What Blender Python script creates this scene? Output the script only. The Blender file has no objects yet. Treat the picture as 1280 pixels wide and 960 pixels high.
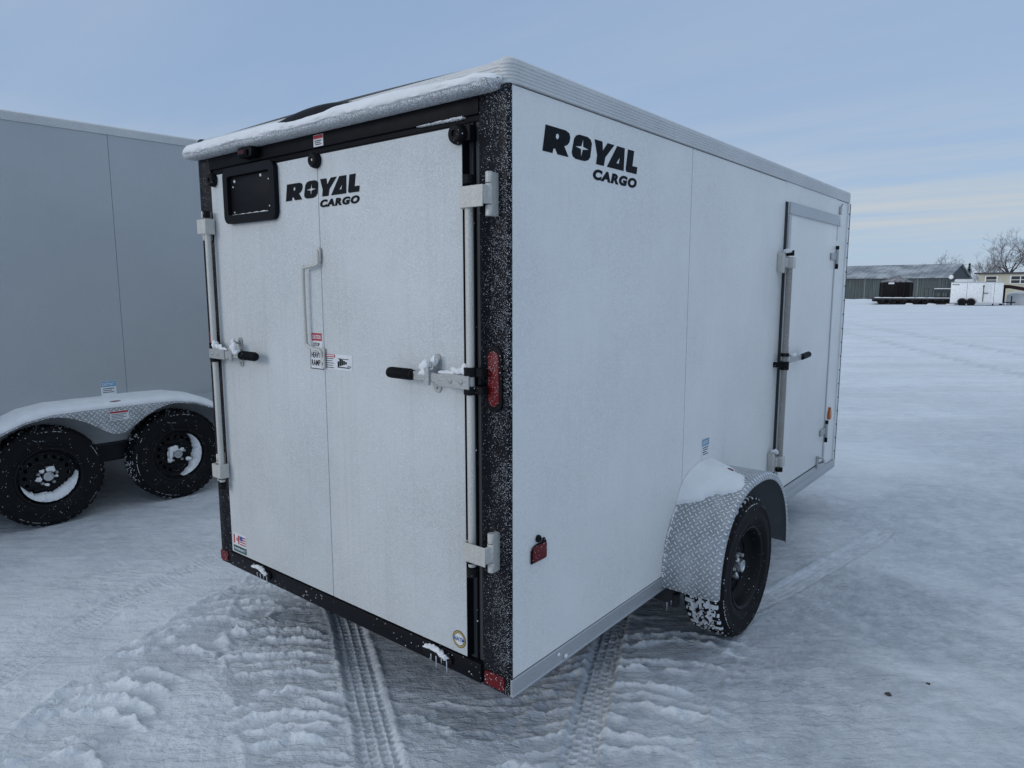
import bpy, bmesh, math, random
import numpy as np
from mathutils import Vector, Matrix
random.seed(7); np.random.seed(7)
PI = math.pi
S = bpy.context.scene
COL = S.collection
G = -0.32                      # ground level; z = 0 is the underside of the near trailer's box

# ------------------------------------------------------------------ camera
F, YAW, PITCH, ROLL = 866.785, -0.683643, -0.138265, -0.00125616
CP = Vector((1.389575, -1.694141, 1.373171))
cy, sy, cp_, sp_ = math.cos(YAW), math.sin(YAW), math.cos(PITCH), math.sin(PITCH)
fw = Vector((sy*cp_, cy*cp_, sp_)); rt = Vector((cy, -sy, 0)); up = rt.cross(fw)
c_, s_ = math.cos(ROLL), math.sin(ROLL)
rt, up = c_*rt + s_*up, -s_*rt + c_*up
cam = bpy.data.objects.new('camera', bpy.data.cameras.new('camera')); COL.objects.link(cam)
cam.matrix_world = Matrix(((rt.x, up.x, -fw.x, CP.x), (rt.y, up.y, -fw.y, CP.y), (rt.z, up.z, -fw.z, CP.z), (0, 0, 0, 1)))
cam.data.sensor_width = 36; cam.data.lens = F/1280*36
cam.data.clip_start = 0.05; cam.data.clip_end = 3000
S.camera = cam

# ------------------------------------------------------------------ materials
class NT:
    def __init__(s, m): s.t = m.node_tree; s.n = s.t.nodes; s.l = s.t.links
    def node(s, typ, **kw):
        nd = s.n.new(typ)
        for k, v in kw.items():
            if k.startswith('_'): setattr(nd, k[1:], v)
            else: nd.inputs[k.replace('__', ' ')].default_value = v
        return nd
    def link(s, a, b): s.l.new(a, b)
    def math(s, op, a, b=None, c=None, clamp=False):
        nd = s.n.new('ShaderNodeMath'); nd.operation = op; nd.use_clamp = clamp
        for i, v in enumerate((a, b, c)):
            if v is None: continue
            if isinstance(v, (int, float)): nd.inputs[i].default_value = v
            else: s.link(v, nd.inputs[i])
        return nd.outputs[0]
    def mix(s, fac, a, b):
        nd = s.n.new('ShaderNodeMix'); nd.data_type = 'RGBA'
        for i, v in ((0, fac), (6, a), (7, b)):
            if isinstance(v, (int, float)): nd.inputs[i].default_value = v
            elif isinstance(v, tuple): nd.inputs[i].default_value = (*v[:3], 1)
            else: s.link(v, nd.inputs[i])
        return nd.outputs[2]
    def coord(s, kind='Object', scale=(1, 1, 1), rot=(0, 0, 0), typ='POINT'):
        tc = s.n.new('ShaderNodeTexCoord'); mp = s.n.new('ShaderNodeMapping'); mp.vector_type = typ
        mp.inputs['Scale'].default_value = scale; mp.inputs['Rotation'].default_value = rot
        s.link(tc.outputs[kind], mp.inputs['Vector']); return mp.outputs[0]
    def noise(s, vec, scale, detail=4, rough=.55):
        nd = s.node('ShaderNodeTexNoise', Scale=scale, Detail=detail, Roughness=rough); s.link(vec, nd.inputs['Vector'])
        return nd.outputs['Fac']
    def ramp(s, v, a, b):            # linear step from a to b
        nd = s.n.new('ShaderNodeMapRange'); nd.inputs[1].default_value = a; nd.inputs[2].default_value = b
        s.link(v, nd.inputs[0]); return nd.outputs[0]
    def bump(s, h, strength, dist, nrm=None):
        nd = s.n.new('ShaderNodeBump'); nd.inputs['Strength'].default_value = strength; nd.inputs['Distance'].default_value = dist
        s.link(h, nd.inputs['Height'])
        if nrm is not None: s.link(nrm, nd.inputs['Normal'])
        return nd.outputs[0]

def newmat(name):
    m = bpy.data.materials.new(name); m.use_nodes = True
    return m, NT(m), m.node_tree.nodes['Principled BSDF']

def mat(name, col, rough=.5, metal=0., var=.12, vs=6., bump=.15, bs=120., bd=.002, spec=.4):
    m, t, p = newmat(name)
    v = t.coord()
    n1 = t.noise(v, vs, 5)
    a = tuple(max(0, c*(1-var)) for c in col); b = tuple(min(1, c*(1+var)) for c in col)
    t.link(t.mix(t.ramp(n1, .3, .7), a, b), p.inputs['Base Color'])
    p.inputs['Roughness'].default_value = rough; p.inputs['Metallic'].default_value = metal
    p.inputs['Specular IOR Level'].default_value = spec
    r = t.math('ADD', t.math('MULTIPLY', t.noise(v, vs*3, 4), .25), rough-.12, clamp=True); t.link(r, p.inputs['Roughness'])
    if bump: t.link(t.bump(t.noise(v, bs, 3), bump, bd), p.inputs['Normal'])
    return m

def speck(t, v, scale, dens, size=.42):
    """mask of small separate specks: voronoi cells picked at random"""
    vo = t.node('ShaderNodeTexVoronoi', Scale=scale); t.link(v, vo.inputs['Vector'])
    sep = t.n.new('ShaderNodeSeparateColor'); t.link(vo.outputs['Color'], sep.inputs[0])
    pick = t.math('LESS_THAN', sep.outputs[0], dens)
    sz = t.math('MULTIPLY', sep.outputs[1], size)
    near = t.math('LESS_THAN', vo.outputs['Distance'], sz)
    return t.math('MULTIPLY', pick, near)

def panel_mat(name, col, frost=.5, rough=.38, metal=0., streak=.0, frosty_edge=False, grime=0.):
    m, t, p = newmat(name); v = t.coord()
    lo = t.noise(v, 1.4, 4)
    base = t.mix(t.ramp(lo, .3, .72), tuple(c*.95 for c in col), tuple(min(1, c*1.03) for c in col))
    vs = t.coord(scale=(38, 38, .9))
    st = t.ramp(t.noise(vs, 1., 5, .6), .52, .8)
    base = t.mix(t.math('MULTIPLY', st, streak), base, (.36, .37, .36))
    if grime:                                  # road film blown up the lower half
        gz = t.n.new('ShaderNodeSeparateXYZ'); t.link(v, gz.inputs[0])
        g2 = t.math('MULTIPLY', t.ramp(gz.outputs[2], 1.3, .2), t.ramp(t.noise(v, 3.5, 6), .35, .7))
        base = t.mix(t.math('MULTIPLY', g2, grime), base, (.42, .40, .37))
    fr = speck(t, v, 210, .5, .5)
    patch = t.ramp(t.noise(v, 3.2, 5), .42, .66)
    f = t.math('MULTIPLY', t.math('MULTIPLY', fr, patch), frost)
    if frosty_edge:
        sp = t.n.new('ShaderNodeSeparateXYZ'); t.link(v, sp.inputs[0])
        e = t.ramp(sp.outputs[1], -1.62, -1.95)    # frost thickest by the rear corner
        f = t.math('MAXIMUM', f, t.math('MULTIPLY', speck(t, v, 130, .4, .5), e))
    base = t.mix(f, base, (.86, .88, .9))
    stip = t.noise(v, 150, 4, .7); zone = t.ramp(t.noise(v, 2.1, 6, .6), .36, .6)
    base = t.mix(t.math('MULTIPLY', t.ramp(stip, .62, .40), t.math('ADD', t.math('MULTIPLY', zone, .42*frost), .10)), base, tuple(c*.62 for c in col))
    t.link(base, p.inputs['Base Color'])
    p.inputs['Roughness'].default_value = rough; p.inputs['Metallic'].default_value = metal
    r = t.math('ADD', t.math('MULTIPLY', f, .35), t.math('ADD', t.math('MULTIPLY', t.noise(v, 9, 5), .16), rough-.08), clamp=True)
    t.link(r, p.inputs['Roughness'])
    fine = t.noise(v, 190, 3, .6); t_b = .30+.35*frost
    b1 = t.bump(t.noise(v, 120, 4, .75), t_b, .004)
    b1 = t.bump(fine, .5, .0022, b1)
    b2 = t.bump(f, .5, .0015, b1)
    wav = t.noise(v, 2.2, 2)
    t.link(t.bump(wav, .06, .02, b2), p.inputs['Normal'])
    return m

def black_speckled():
    m, t, p = newmat('black_paint_snow_specked'); v = t.coord()
    lo = t.noise(v, 5, 4)
    base = t.mix(lo, (.005, .005, .008), (.010, .010, .014))
    s = t.n.new('ShaderNodeSeparateXYZ'); t.link(v, s.inputs[0])
    edge = t.ramp(s.outputs[0], .835, .965)        # more snow stuck towards the outer corner
    patch = t.ramp(t.noise(v, 14, 4), .36, .62)
    dens = t.math('ADD', t.math('MULTIPLY', edge, .66), .07)
    vo = t.node('ShaderNodeTexVoronoi', Scale=290); t.link(v, vo.inputs['Vector'])
    sep = t.n.new('ShaderNodeSeparateColor'); t.link(vo.outputs['Color'], sep.inputs[0])
    pick = t.math('LESS_THAN', sep.outputs[0], t.math('MULTIPLY', dens, t.math('ADD', patch, .35)))
    near = t.math('LESS_THAN', vo.outputs['Distance'], t.math('ADD', t.math('MULTIPLY', sep.outputs[1], .36), .12))
    f = t.math('MULTIPLY', pick, near)
    fine = t.math('MULTIPLY', speck(t, v, 330, .35, .5), t.math('ADD', t.math('MULTIPLY', patch, .5), .1))
    f = t.math('MAXIMUM', f, fine)
    tone = t.mix(sep.outputs[2], (.22, .23, .25), (.8, .82, .85))
    t.link(t.mix(f, base, tone), p.inputs['Base Color'])
    t.link(t.math('ADD', t.math('MULTIPLY', f, .4), .38), p.inputs['Roughness'])
    p.inputs['Specular IOR Level'].default_value = .12
    t.link(t.bump(f, .6, .002), p.inputs['Normal'])
    return m

def dusted(name, col, dens, scale=150, rough=.5, metal=0., size=.45, patchy=True, spec=.4):
    m, t, p = newmat(name); v = t.coord()
    base = t.mix(t.noise(v, 7, 4), tuple(c*.8 for c in col), tuple(min(1, c*1.2) for c in col))
    f = speck(t, v, scale, dens, size)
    if patchy: f = t.math('MULTIPLY', f, t.ramp(t.noise(v, 9, 4), .4, .55))
    t.link(t.mix(f, base, (.8, .82, .85)), p.inputs['Base Color'])
    t.link(t.math('ADD', t.math('MULTIPLY', f, .3), rough), p.inputs['Roughness'])
    p.inputs['Metallic'].default_value = metal; p.inputs['Specular IOR Level'].default_value = spec
    t.link(t.bump(t.math('ADD', f, t.noise(v, 220, 2)), .25, .0015), p.inputs['Normal'])
    return m

def diamond_mat(name, cell=.034):
    """tread plate: raised bars alternating +45 / -45, from the mesh's UV in metres"""
    m, t, p = newmat(name)
    tc = t.n.new('ShaderNodeTexCoord'); sp = t.n.new('ShaderNodeSeparateXYZ'); t.link(tc.outputs['UV'], sp.inputs[0])
    v = t.coord()
    U0 = t.math('DIVIDE', sp.outputs[0], cell); V0 = t.math('DIVIDE', sp.outputs[1], cell)
    k = math.sqrt(.5)
    U = t.math('MULTIPLY', t.math('ADD', U0, V0), k); V = t.math('MULTIPLY', t.math('SUBTRACT', V0, U0), k)
    fu, fv = t.math('FLOOR', U), t.math('FLOOR', V)
    par = t.math('MODULO', t.math('ABSOLUTE', t.math('ADD', fu, fv)), 2)
    lu = t.math('SUBTRACT', t.math('SUBTRACT', U, fu), .5); lv = t.math('SUBTRACT', t.math('SUBTRACT', V, fv), .5)
    inv = t.math('SUBTRACT', 1., par)
    a = t.math('ADD', t.math('MULTIPLY', lu, par), t.math('MULTIPLY', lv, inv))
    b = t.math('ADD', t.math('MULTIPLY', lv, par), t.math('MULTIPLY', lu, inv))
    d = t.math('SQRT', t.math('ADD', t.math('POWER', t.math('ABSOLUTE', t.math('DIVIDE', a, .5)), 2.), t.math('POWER', t.math('ABSOLUTE', t.math('DIVIDE', b, .15)), 2.)))
    h = t.ramp(d, 1.15, .7)
    frost = t.math('MULTIPLY', t.ramp(t.noise(v, 9, 8, .65), .42, .72), .6)
    frost = t.math('MULTIPLY', frost, t.ramp(t.noise(v, 260, 2), .35, .6))
    base = t.mix(h, (.34, .36, .38), (.95, .96, .97))
    t.link(t.mix(frost, base, (.82, .84, .86)), p.inputs['Base Color'])
    t.link(t.math('SUBTRACT', .75, frost), p.inputs['Metallic'])
    t.link(t.math('ADD', t.math('MULTIPLY', frost, .4), t.math('SUBTRACT', .42, t.math('MULTIPLY', h, .14))), p.inputs['Roughness'])
    t.link(t.bump(t.noise(v, 250, 2), .15, .001, t.bump(h, 1., .0042)), p.inputs['Normal'])
    return m

def snow_mat(name, col=(.80, .83, .87), ground=False):
    m, t, p = newmat(name); v = t.coord('Object')
    n1 = t.noise(v, 1.1 if ground else 8, 6, .6)
    c = t.mix(t.ramp(n1, .3, .7), tuple(x*.93 for x in col), tuple(min(1, x*1.04) for x in col))
    p.inputs['Roughness'].default_value = .62; p.inputs['Specular IOR Level'].default_value = .3
    if ground:
        fine = t.noise(v, 95, 5, .7)
        mid = t.noise(v, 17, 5, .62)
        rp = t.coord('Object', scale=(1.0, .22, 1), rot=(0, 0, math.radians(39)), typ='TEXTURE')
        rip = t.noise(rp, 2.6, 5, .62)
        rp2 = t.coord('Object', scale=(10, 1.33, 10), rot=(0, 0, math.radians(39)), typ='TEXTURE')
        rip2 = t.noise(rp2, 1.2, 5, .6)
        # thin drifted snow over darker packed ice
        c = t.mix(t.math('MULTIPLY', t.ramp(rip2, .45, .62), .55), c, (.68, .70, .73))
        fr_ = t.noise(v, 6.5, 9, .68)
        c = t.mix(t.math('MULTIPLY', t.ramp(fr_, .50, .60), .16), c, (.56, .60, .66))
        c = t.mix(t.math('MULTIPLY', t.ramp(rip, .46, .38), .34), c, (.50, .54, .60))
        c = t.mix(t.math('MULTIPLY', t.ramp(fr_, .44, .36), .3), c, (.88, .89, .90))
        crk = t.math('MULTIPLY', t.ramp(t.math('ABSOLUTE', t.math('SUBTRACT', rip, .5)), .030, .0), t.ramp(t.noise(v, .9, 5, .6), .40, .58))
        c = t.mix(t.math('MULTIPLY', crk, .22), c, (.44, .48, .54))
        grit = speck(t, v, 26, .018, .16)
        c = t.mix(t.math('MULTIPLY', grit, .6), c, (.22, .2, .18))
        at = t.n.new('ShaderNodeAttribute'); at.attribute_name = 'packed_shade'
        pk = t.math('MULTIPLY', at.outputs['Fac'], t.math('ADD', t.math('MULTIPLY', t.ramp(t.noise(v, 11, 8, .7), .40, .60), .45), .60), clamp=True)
        c = t.mix(pk, c, (.30, .335, .38))  # hard ice tone, also carrying the painted trailer shade and near vignette
        al = t.n.new('ShaderNodeAttribute'); al.attribute_name = 'loose'
        c = t.mix(al.outputs['Fac'], c, (.85, .875, .90))
        b = t.bump(fine, .75, .009)
        b = t.bump(mid, .55, .025, b)
        b = t.bump(rip, .55, .05, b)
        b = t.bump(crk, .35, .02, b); b.node.invert = True
        b = t.bump(rip2, .5, .14, b)
        t.link(b, p.inputs['Normal'])
        t.link(t.math('SUBTRACT', .68, t.math('MULTIPLY', at.outputs['Fac'], .3)), p.inputs['Roughness'])
    else:
        b = t.bump(t.noise(v, 160, 4, .7), .5, .003); b = t.bump(t.noise(v, 30, 4), .4, .01, b)
        t.link(b, p.inputs['Normal'])
    t.link(c, p.inputs['Base Color'])
    return m

M = {}
M['panel'] = panel_mat('white_side_skin', (.885, .885, .86), .7, streak=.08, frosty_edge=True)
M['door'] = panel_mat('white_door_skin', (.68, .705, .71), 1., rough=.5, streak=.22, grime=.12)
M['sdoor'] = panel_mat('white_side_door_skin', (.87, .87, .845), .5, streak=.08)
M['silver'] = panel_mat('silver_grey_skin', (.45, .475, .49), .3, rough=.36, metal=.25, streak=.06)
M['black'] = mat('black_paint', (.006, .0065, .009), .5, bump=.2, spec=.12)
M['blackdoor'] = dusted('black_paint_dusted', (.006, .0065, .009), .05, 180, spec=.12)
M['post'] = black_speckled()
M['seam'] = mat('seam_sealant', (.05, .055, .06), .7)
M['alum'] = panel_mat('brushed_aluminium', (.52, .54, .56), .35, rough=.45, metal=.75, streak=.1)
M['trim'] = panel_mat('frosted_roof_trim', (.70, .71, .71), 1., rough=.5, metal=.3)
M['galv'] = panel_mat('galvanised_steel', (.46, .47, .47), .9, rough=.45, metal=.5, streak=.3, grime=.4)
M['bar'] = panel_mat('zinc_bar', (.64, .63, .59), .9, rough=.5, metal=.3, streak=.35, grime=.5)
M['rubber'] = dusted('black_rubber', (.007, .007, .008), .06, 200, .6, spec=.15)
M['tyre'] = dusted('tyre_rubber', (.008, .008, .009), .05, 170, .65, spec=.15)
M['rim'] = dusted('black_rim_paint', (.008, .0085, .010), .05, 190, .45, spec=.2)
M['plate'] = diamond_mat('diamond_tread_plate', .0215)
M['plateL'] = diamond_mat('diamond_tread_plate_wide', .027)
M['inner'] = mat('fender_underside', (.20, .21, .22), .55, .5)
M['snow'] = snow_mat('loose_snow', (.83, .84, .85))
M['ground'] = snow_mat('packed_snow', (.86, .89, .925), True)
M['red'] = dusted('red_lens', (.13, .006, .009), .5, 230, .35, spec=.25, patchy=False)
M['redclean'] = mat('red_reflector', (.42, .03, .035), .3, bump=.3, bs=300)
M['amber'] = mat('amber_lens', (.45, .12, .03), .3)
M['whiteplastic'] = mat('white_plastic', (.75, .76, .76), .4)
M['ink'] = mat('black_vinyl', (.006, .008, .011), .6, bump=.1, spec=.12)
M['sticker'] = mat('sticker_white', (.72, .73, .75), .5, bump=0)
M['stred'] = mat('sticker_red', (.42, .03, .04), .5, bump=0)
M['stblue'] = mat('sticker_blue', (.03, .10, .34), .5, bump=0)
M['stblue2'] = mat('sticker_sky_blue', (.16, .34, .50), .5, bump=0)
M['stgreen'] = mat('sticker_dark_green', (.02, .09, .08), .5, bump=0)
M['stgold'] = mat('sticker_gold', (.45, .33, .10), .5, bump=0)
M['underside'] = mat('undercoat', (.03, .03, .032), .8)
M['chrome'] = mat('hub_cap_metal', (.6, .62, .64), .3, .9)
M['iceglass'] = mat('icicle_ice', (.62, .66, .70), .15)

# ------------------------------------------------------------------ mesh builder
class MB:
    def __init__(s): s.v = []; s.f = []; s.m = []; s.uv = {}; s.xf = None
    def add(s, vs, fs, mi=0):
        b = len(s.v)
        s.v += [tuple(q) for q in vs]
        for f in fs: s.f.append(tuple(b+i for i in f)); s.m.append(mi)
        return b
    def box(s, x0, x1, y0, y1, z0, z1, mi=0):
        vs = [(x, y, z) for x in (x0, x1) for y in (y0, y1) for z in (z0, z1)]
        s.add(vs, [(0, 1, 3, 2), (4, 6, 7, 5), (0, 4, 5, 1), (2, 3, 7, 6), (0, 2, 6, 4), (1, 5, 7, 3)], mi); return s
    def tube(s, pts, r, n=10, mi=0, cap=True):
        pts = [Vector(q) for q in pts]; rs = r if isinstance(r, (list, tuple)) else [r]*len(pts)
        base = len(s.v); prev = None
        for i, q in enumerate(pts):
            d = (pts[min(i+1, len(pts)-1)] - pts[max(i-1, 0)]).normalized()
            a = prev if prev is not None else (Vector((0, 0, 1)) if abs(d.z) < .9 else Vector((1, 0, 0)))
            a = (a - d*a.dot(d)).normalized(); prev = a; b = d.cross(a)
            for k in range(n):
                t = 2*PI*k/n; s.v.append(tuple(q + rs[i]*(math.cos(t)*a + math.sin(t)*b)))
        for i in range(len(pts)-1):
            for k in range(n):
                k2 = (k+1) % n
                s.f.append((base+i*n+k, base+i*n+k2, base+(i+1)*n+k2, base+(i+1)*n+k)); s.m.append(mi)
        if cap:
            s.f.append(tuple(base+k for k in reversed(range(n)))); s.m.append(mi)
            s.f.append(tuple(base+(len(pts)-1)*n+k for k in range(n))); s.m.append(mi)
        return s
    def lathe(s, prof, c, ax=(1, 0, 0), n=48, mi=0, a0=0, a1=2*PI):
        """prof: (along, radius) list"""
        ax = Vector(ax).normalized(); a = Vector((0, 0, 1)) if abs(ax.z) < .9 else Vector((1, 0, 0)); b = ax.cross(a); c = Vector(c)
        base = len(s.v); full = abs(a1-a0-2*PI) < 1e-6; m_ = n if full else n+1
        for k in range(m_):
            t = a0+(a1-a0)*k/n
            for (h, r) in prof: s.v.append(tuple(c + ax*h + r*(math.cos(t)*a + math.sin(t)*b)))
        L = len(prof)
        for k in range(n):
            k2 = (k+1) % m_
            for i in range(L-1):
                s.f.append((base+k*L+i, base+k2*L+i, base+k2*L+i+1, base+k*L+i+1)); s.m.append(mi)
        return s
    def prism(s, poly, axis, a, b, mi=0):
        """poly in the two axes other than `axis` (order: x<y<z), extruded a..b"""
        n = len(poly); vs = []
        for h in (a, b):
            for (p, q) in poly:
                vs.append((h, p, q) if axis == 0 else (p, h, q) if axis == 1 else (p, q, h))
        fs = [tuple(range(n))[::-1], tuple(range(n, 2*n))] + [(i, (i+1) % n, n+(i+1) % n, n+i) for i in range(n)]
        s.add(vs, fs, mi); return s
    def blob(s, c, r, seed=0, amp=.25, sub=3, mi=0):
        bm = bmesh.new(); bmesh.ops.create_icosphere(bm, subdivisions=sub, radius=1)
        rnd = random.Random(seed); ph = [(rnd.uniform(2, 5), rnd.uniform(0, 6), rnd.uniform(2, 5), rnd.uniform(0, 6)) for _ in range(3)]
        vs = []
        for v in bm.verts:
            q = v.co; k = 1
            for i, (f1, p1, f2, p2) in enumerate(ph): k += amp/(i+1)*math.sin(f1*q[i]+p1)*math.cos(f2*q[(i+1) % 3]+p2)
            vs.append((c[0]+q.x*r[0]*k, c[1]+q.y*r[1]*k, c[2]+q.z*r[2]*k))
        s.add(vs, [tuple(v.index for v in f.verts) for f in bm.faces], mi); bm.free(); return s
    def build(s, name, mats, parent=None, off=(0, 0, 0), smooth=False, bevel=0, seg=2, label=None, angle=35, split=False):
        if split:                      # every loose piece becomes an object of its own
            par = list(range(len(s.v)))
            def find(i):
                while par[i] != i: par[i] = par[par[i]]; i = par[i]
                return i
            for f in s.f:
                r0 = find(f[0])
                for i in f[1:]: par[find(i)] = r0
            groups = {}
            for f, m in zip(s.f, s.m): groups.setdefault(find(f[0]), []).append((f, m))
            outs = []
            for g in groups.values():
                b2 = MB(); mp_ = {}
                for f, m in g:
                    for i in f:
                        if i not in mp_: mp_[i] = len(b2.v); b2.v.append(s.v[i])
                    b2.f.append(tuple(mp_[i] for i in f)); b2.m.append(m)
                outs.append(b2.build(name, mats, parent, off, smooth, bevel, seg, label, angle))
            return outs[0]
        if not isinstance(mats, (list, tuple)): mats = [mats]
        me = bpy.data.meshes.new(name)
        vs = [(x-off[0], y-off[1], z-off[2]) for x, y, z in s.v]
        me.from_pydata(vs, [], s.f)
        me.polygons.foreach_set('material_index', s.m)
        for m in mats: me.materials.append(m)
        bm = bmesh.new(); bm.from_mesh(me)
        bmesh.ops.recalc_face_normals(bm, faces=bm.faces)
        if bevel:
            es = [e for e in bm.edges if len(e.link_faces) == 2 and e.calc_face_angle(0) > math.radians(30)]
            bmesh.ops.bevel(bm, geom=es, offset=bevel, segments=seg, affect='EDGES', profile=.5, clamp_overlap=True)
        if smooth or bevel:
            for f in bm.faces: f.smooth = True
            for e in bm.edges:
                if len(e.link_faces) == 2 and e.calc_face_angle(0) > math.radians(angle): e.smooth = False
        bm.to_mesh(me); bm.free()
        o = bpy.data.objects.new(name, me); COL.objects.link(o)
        if parent is not None: o.parent = parent
        if label: o['label'] = label
        return o

def tag(o, label, cat, group=None, kind=None):
    o['label'] = label; o['category'] = cat
    if group: o['group'] = group
    if kind: o['kind'] = kind
    return o
def empty(name, loc, rz=0, parent=None):
    o = bpy.data.objects.new(name, None); COL.objects.link(o); o.location = loc; o.rotation_euler = (0, 0, rz)
    o.empty_display_size = .2
    if parent is not None: o.parent = parent
    return o
def copy_tree(o, parent=None):
    c = o.copy(); COL.objects.link(c)
    if parent is not None: c.parent = parent
    for ch in list(o.children): copy_tree(ch, c)
    return c

# flat shapes with holes, and text, turned into thin solid meshes placed on a plane
DG = None
def curve_mesh(cu):
    global DG
    o = bpy.data.objects.new('tmp', cu); COL.objects.link(o)
    bpy.context.view_layer.update()
    me = bpy.data.meshes.new_from_object(o.evaluated_get(bpy.context.evaluated_depsgraph_get()))
    vs = [tuple(v.co) for v in me.vertices]; fs = [tuple(p.vertices) for p in me.polygons]
    bpy.data.objects.remove(o); bpy.data.meshes.remove(me)
    return vs, fs
def poly_curve(polys, ext):
    cu = bpy.data.curves.new('c', 'CURVE'); cu.dimensions = '2D'; cu.fill_mode = 'BOTH'; cu.extrude = ext
    for poly in polys:
        sp = cu.splines.new('POLY'); sp.points.add(len(poly)-1); sp.use_cyclic_u = True
        for i, (x, y) in enumerate(poly): sp.points[i].co = (x, y, 0, 1)
    return curve_mesh(cu)
def text_curve(txt, ext, bold=.0, shear=0., spacing=1.):
    cu = bpy.data.curves.new('t', 'FONT'); cu.body = txt; cu.fill_mode = 'BOTH'; cu.extrude = ext; cu.offset = bold; cu.shear = shear; cu.space_character = spacing
    cu.resolution_u = 6
    return curve_mesh(cu)
def on_plane(geo, plane, x, y, d, w=None, h=None, mb=None, mi=0, proud=.0012):
    """put (vs, fs) with its lower-left at (x, y) of a plane, scaled to w (and h); plane 'rear' faces -y, 'side' faces +x"""
    vs, fs = geo
    xs = [v[0] for v in vs]; ys = [v[1] for v in vs]; zs = [v[2] for v in vs]
    x0, y0 = min(xs), min(ys); sx = (w/(max(xs)-x0)) if w else 1; syy = (h/(max(ys)-y0)) if h else sx
    zr = max(zs)-min(zs) or 1
    out = []
    for a, b, c in vs:
        u_ = x+(a-x0)*sx; v_ = y+(b-y0)*syy; n_ = d+(c-min(zs))/zr*proud
        out.append((u_, -n_, v_) if plane == 'rear' else (n_, u_, v_))
    mb = mb or MB(); mb.add(out, fs, mi); return mb
def rect(plane, x0, x1, y0, y1, d, mb, mi=0, t=.0008):
    if plane == 'rear': mb.box(x0, x1, -d-t, -d, y0, y1, mi)
    else: mb.box(d, d+t, x0, x1, y0, y1, mi)

def circle(cx, cy_, r, n=24): return [(cx+r*math.cos(2*PI*i/n), cy_+r*math.sin(2*PI*i/n)) for i in range(n)]
def shear(poly, k=.2): return [(x+k*y, y) for x, y in poly]
def logo_geo(ext=.02):
    Rr = [(0, 0), (0, 1), (1.35, 1), (1.62, .93), (1.72, .78), (1.70, .58), (1.56, .44), (1.38, .38), (1.76, 0), (1.0, 0), (.80, .20), (.68, .18), (.66, 0)]
    Oo = [(1.95, .22), (2.0, .78), (2.12, .93), (2.35, 1), (2.95, 1), (3.2, .93), (3.33, .78), (3.33, .22), (3.2, .07), (2.95, 0), (2.3, 0), (2.06, .07)]
    star = []
    for i in range(8):
        a = PI/2*(i/2)+PI/2; rx, ry = (.52, .40) if i % 2 == 0 else (.10, .085)
        star.append((2.65+rx*math.cos(a), .5+ry*math.sin(a)))
    Y = [(3.5, 1), (4.12, 1), (4.24, .62), (4.55, 1), (5.12, 1), (4.5, .38), (4.46, 0), (3.84, 0), (3.84, .38)]
    A = [(4.72, 0), (5.36, 1), (6.02, 1), (6.16, 0)]
    Ah = [(5.46, .26), (5.68, .26), (5.70, .56)]
    L = [(6.32, .1), (6.32, 1), (6.88, 1), (6.88, .32), (7.34, .32), (7.34, 0), (6.42, 0)]
    return poly_curve([shear(q) for q in (Rr, circle(.85, .68, .11, 14), Oo, star, Y, A, Ah, L)], ext)
LOGO = logo_geo()
CARGO = text_curve('CARGO', .02, bold=.062, shear=.2, spacing=1.2)
T_ = {}
def txt(s, bold=.02):
    if (s, bold) not in T_: T_[(s, bold)] = text_curve(s, .02, bold)
    return T_[(s, bold)]

# ------------------------------------------------------------------ numpy noise
_tab = np.random.RandomState(3).rand(256, 256)
def vnoise(x, y):
    xi = np.floor(x).astype(int); yi = np.floor(y).astype(int); fx = x-xi; fy = y-yi
    fx = fx*fx*(3-2*fx); fy = fy*fy*(3-2*fy)
    a = _tab[xi & 255, yi & 255]; b = _tab[(xi+1) & 255, yi & 255]; c = _tab[xi & 255, (yi+1) & 255]; d = _tab[(xi+1) & 255, (yi+1) & 255]
    return (a*(1-fx)+b*fx)*(1-fy)+(c*(1-fx)+d*fx)*fy
def fbm(x, y, o=5, g=.5):
    r = 0; a = 1; t = 0
    for i in range(o): r = r+a*(vnoise(x*2**i+17*i, y*2**i+31*i)-.5); t += a; a *= g
    return r/t*2
def sstep(a, b, x): t = np.clip((x-a)/(b-a), 0, 1); return t*t*(3-2*t)

# ------------------------------------------------------------------ ground
def axis(lo, hi, step, lo_end, hi_end, ratio=1.04):
    core = list(np.arange(lo, hi, step)); out = core[:]
    x, s = core[-1], step
    while x < hi_end: s *= ratio; x += s; out.append(x)
    x, s = core[0], step; left = []
    while x > lo_end: s *= ratio; x -= s; left.append(x)
    return np.array(left[::-1]+out)
def band(X, Y, pts, hw, rough=False):
    """distance along / across a polyline, smooth mask"""
    best = np.full(X.shape, 1e9); T = np.zeros(X.shape); W = np.zeros(X.shape); acc = 0
    for (x0, y0), (x1, y1) in zip(pts[:-1], pts[1:]):
        L = math.hypot(x1-x0, y1-y0); dx, dy = (x1-x0)/L, (y1-y0)/L
        t = (X-x0)*dx+(Y-y0)*dy; tc = np.clip(t, 0, L); w = -(X-x0)*dy+(Y-y0)*dx
        dd = np.hypot(X-(x0+tc*dx), Y-(y0+tc*dy)); k = dd < best
        best = np.where(k, dd, best); T = np.where(k, acc+t, T); W = np.where(k, w, W); acc += L
    return T, W, sstep(hw, hw*.72, best) if not rough else sstep(hw*1.12, hw*.55, best+.22*hw*2*fbm(X*5, Y*5, 4, .6))
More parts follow.
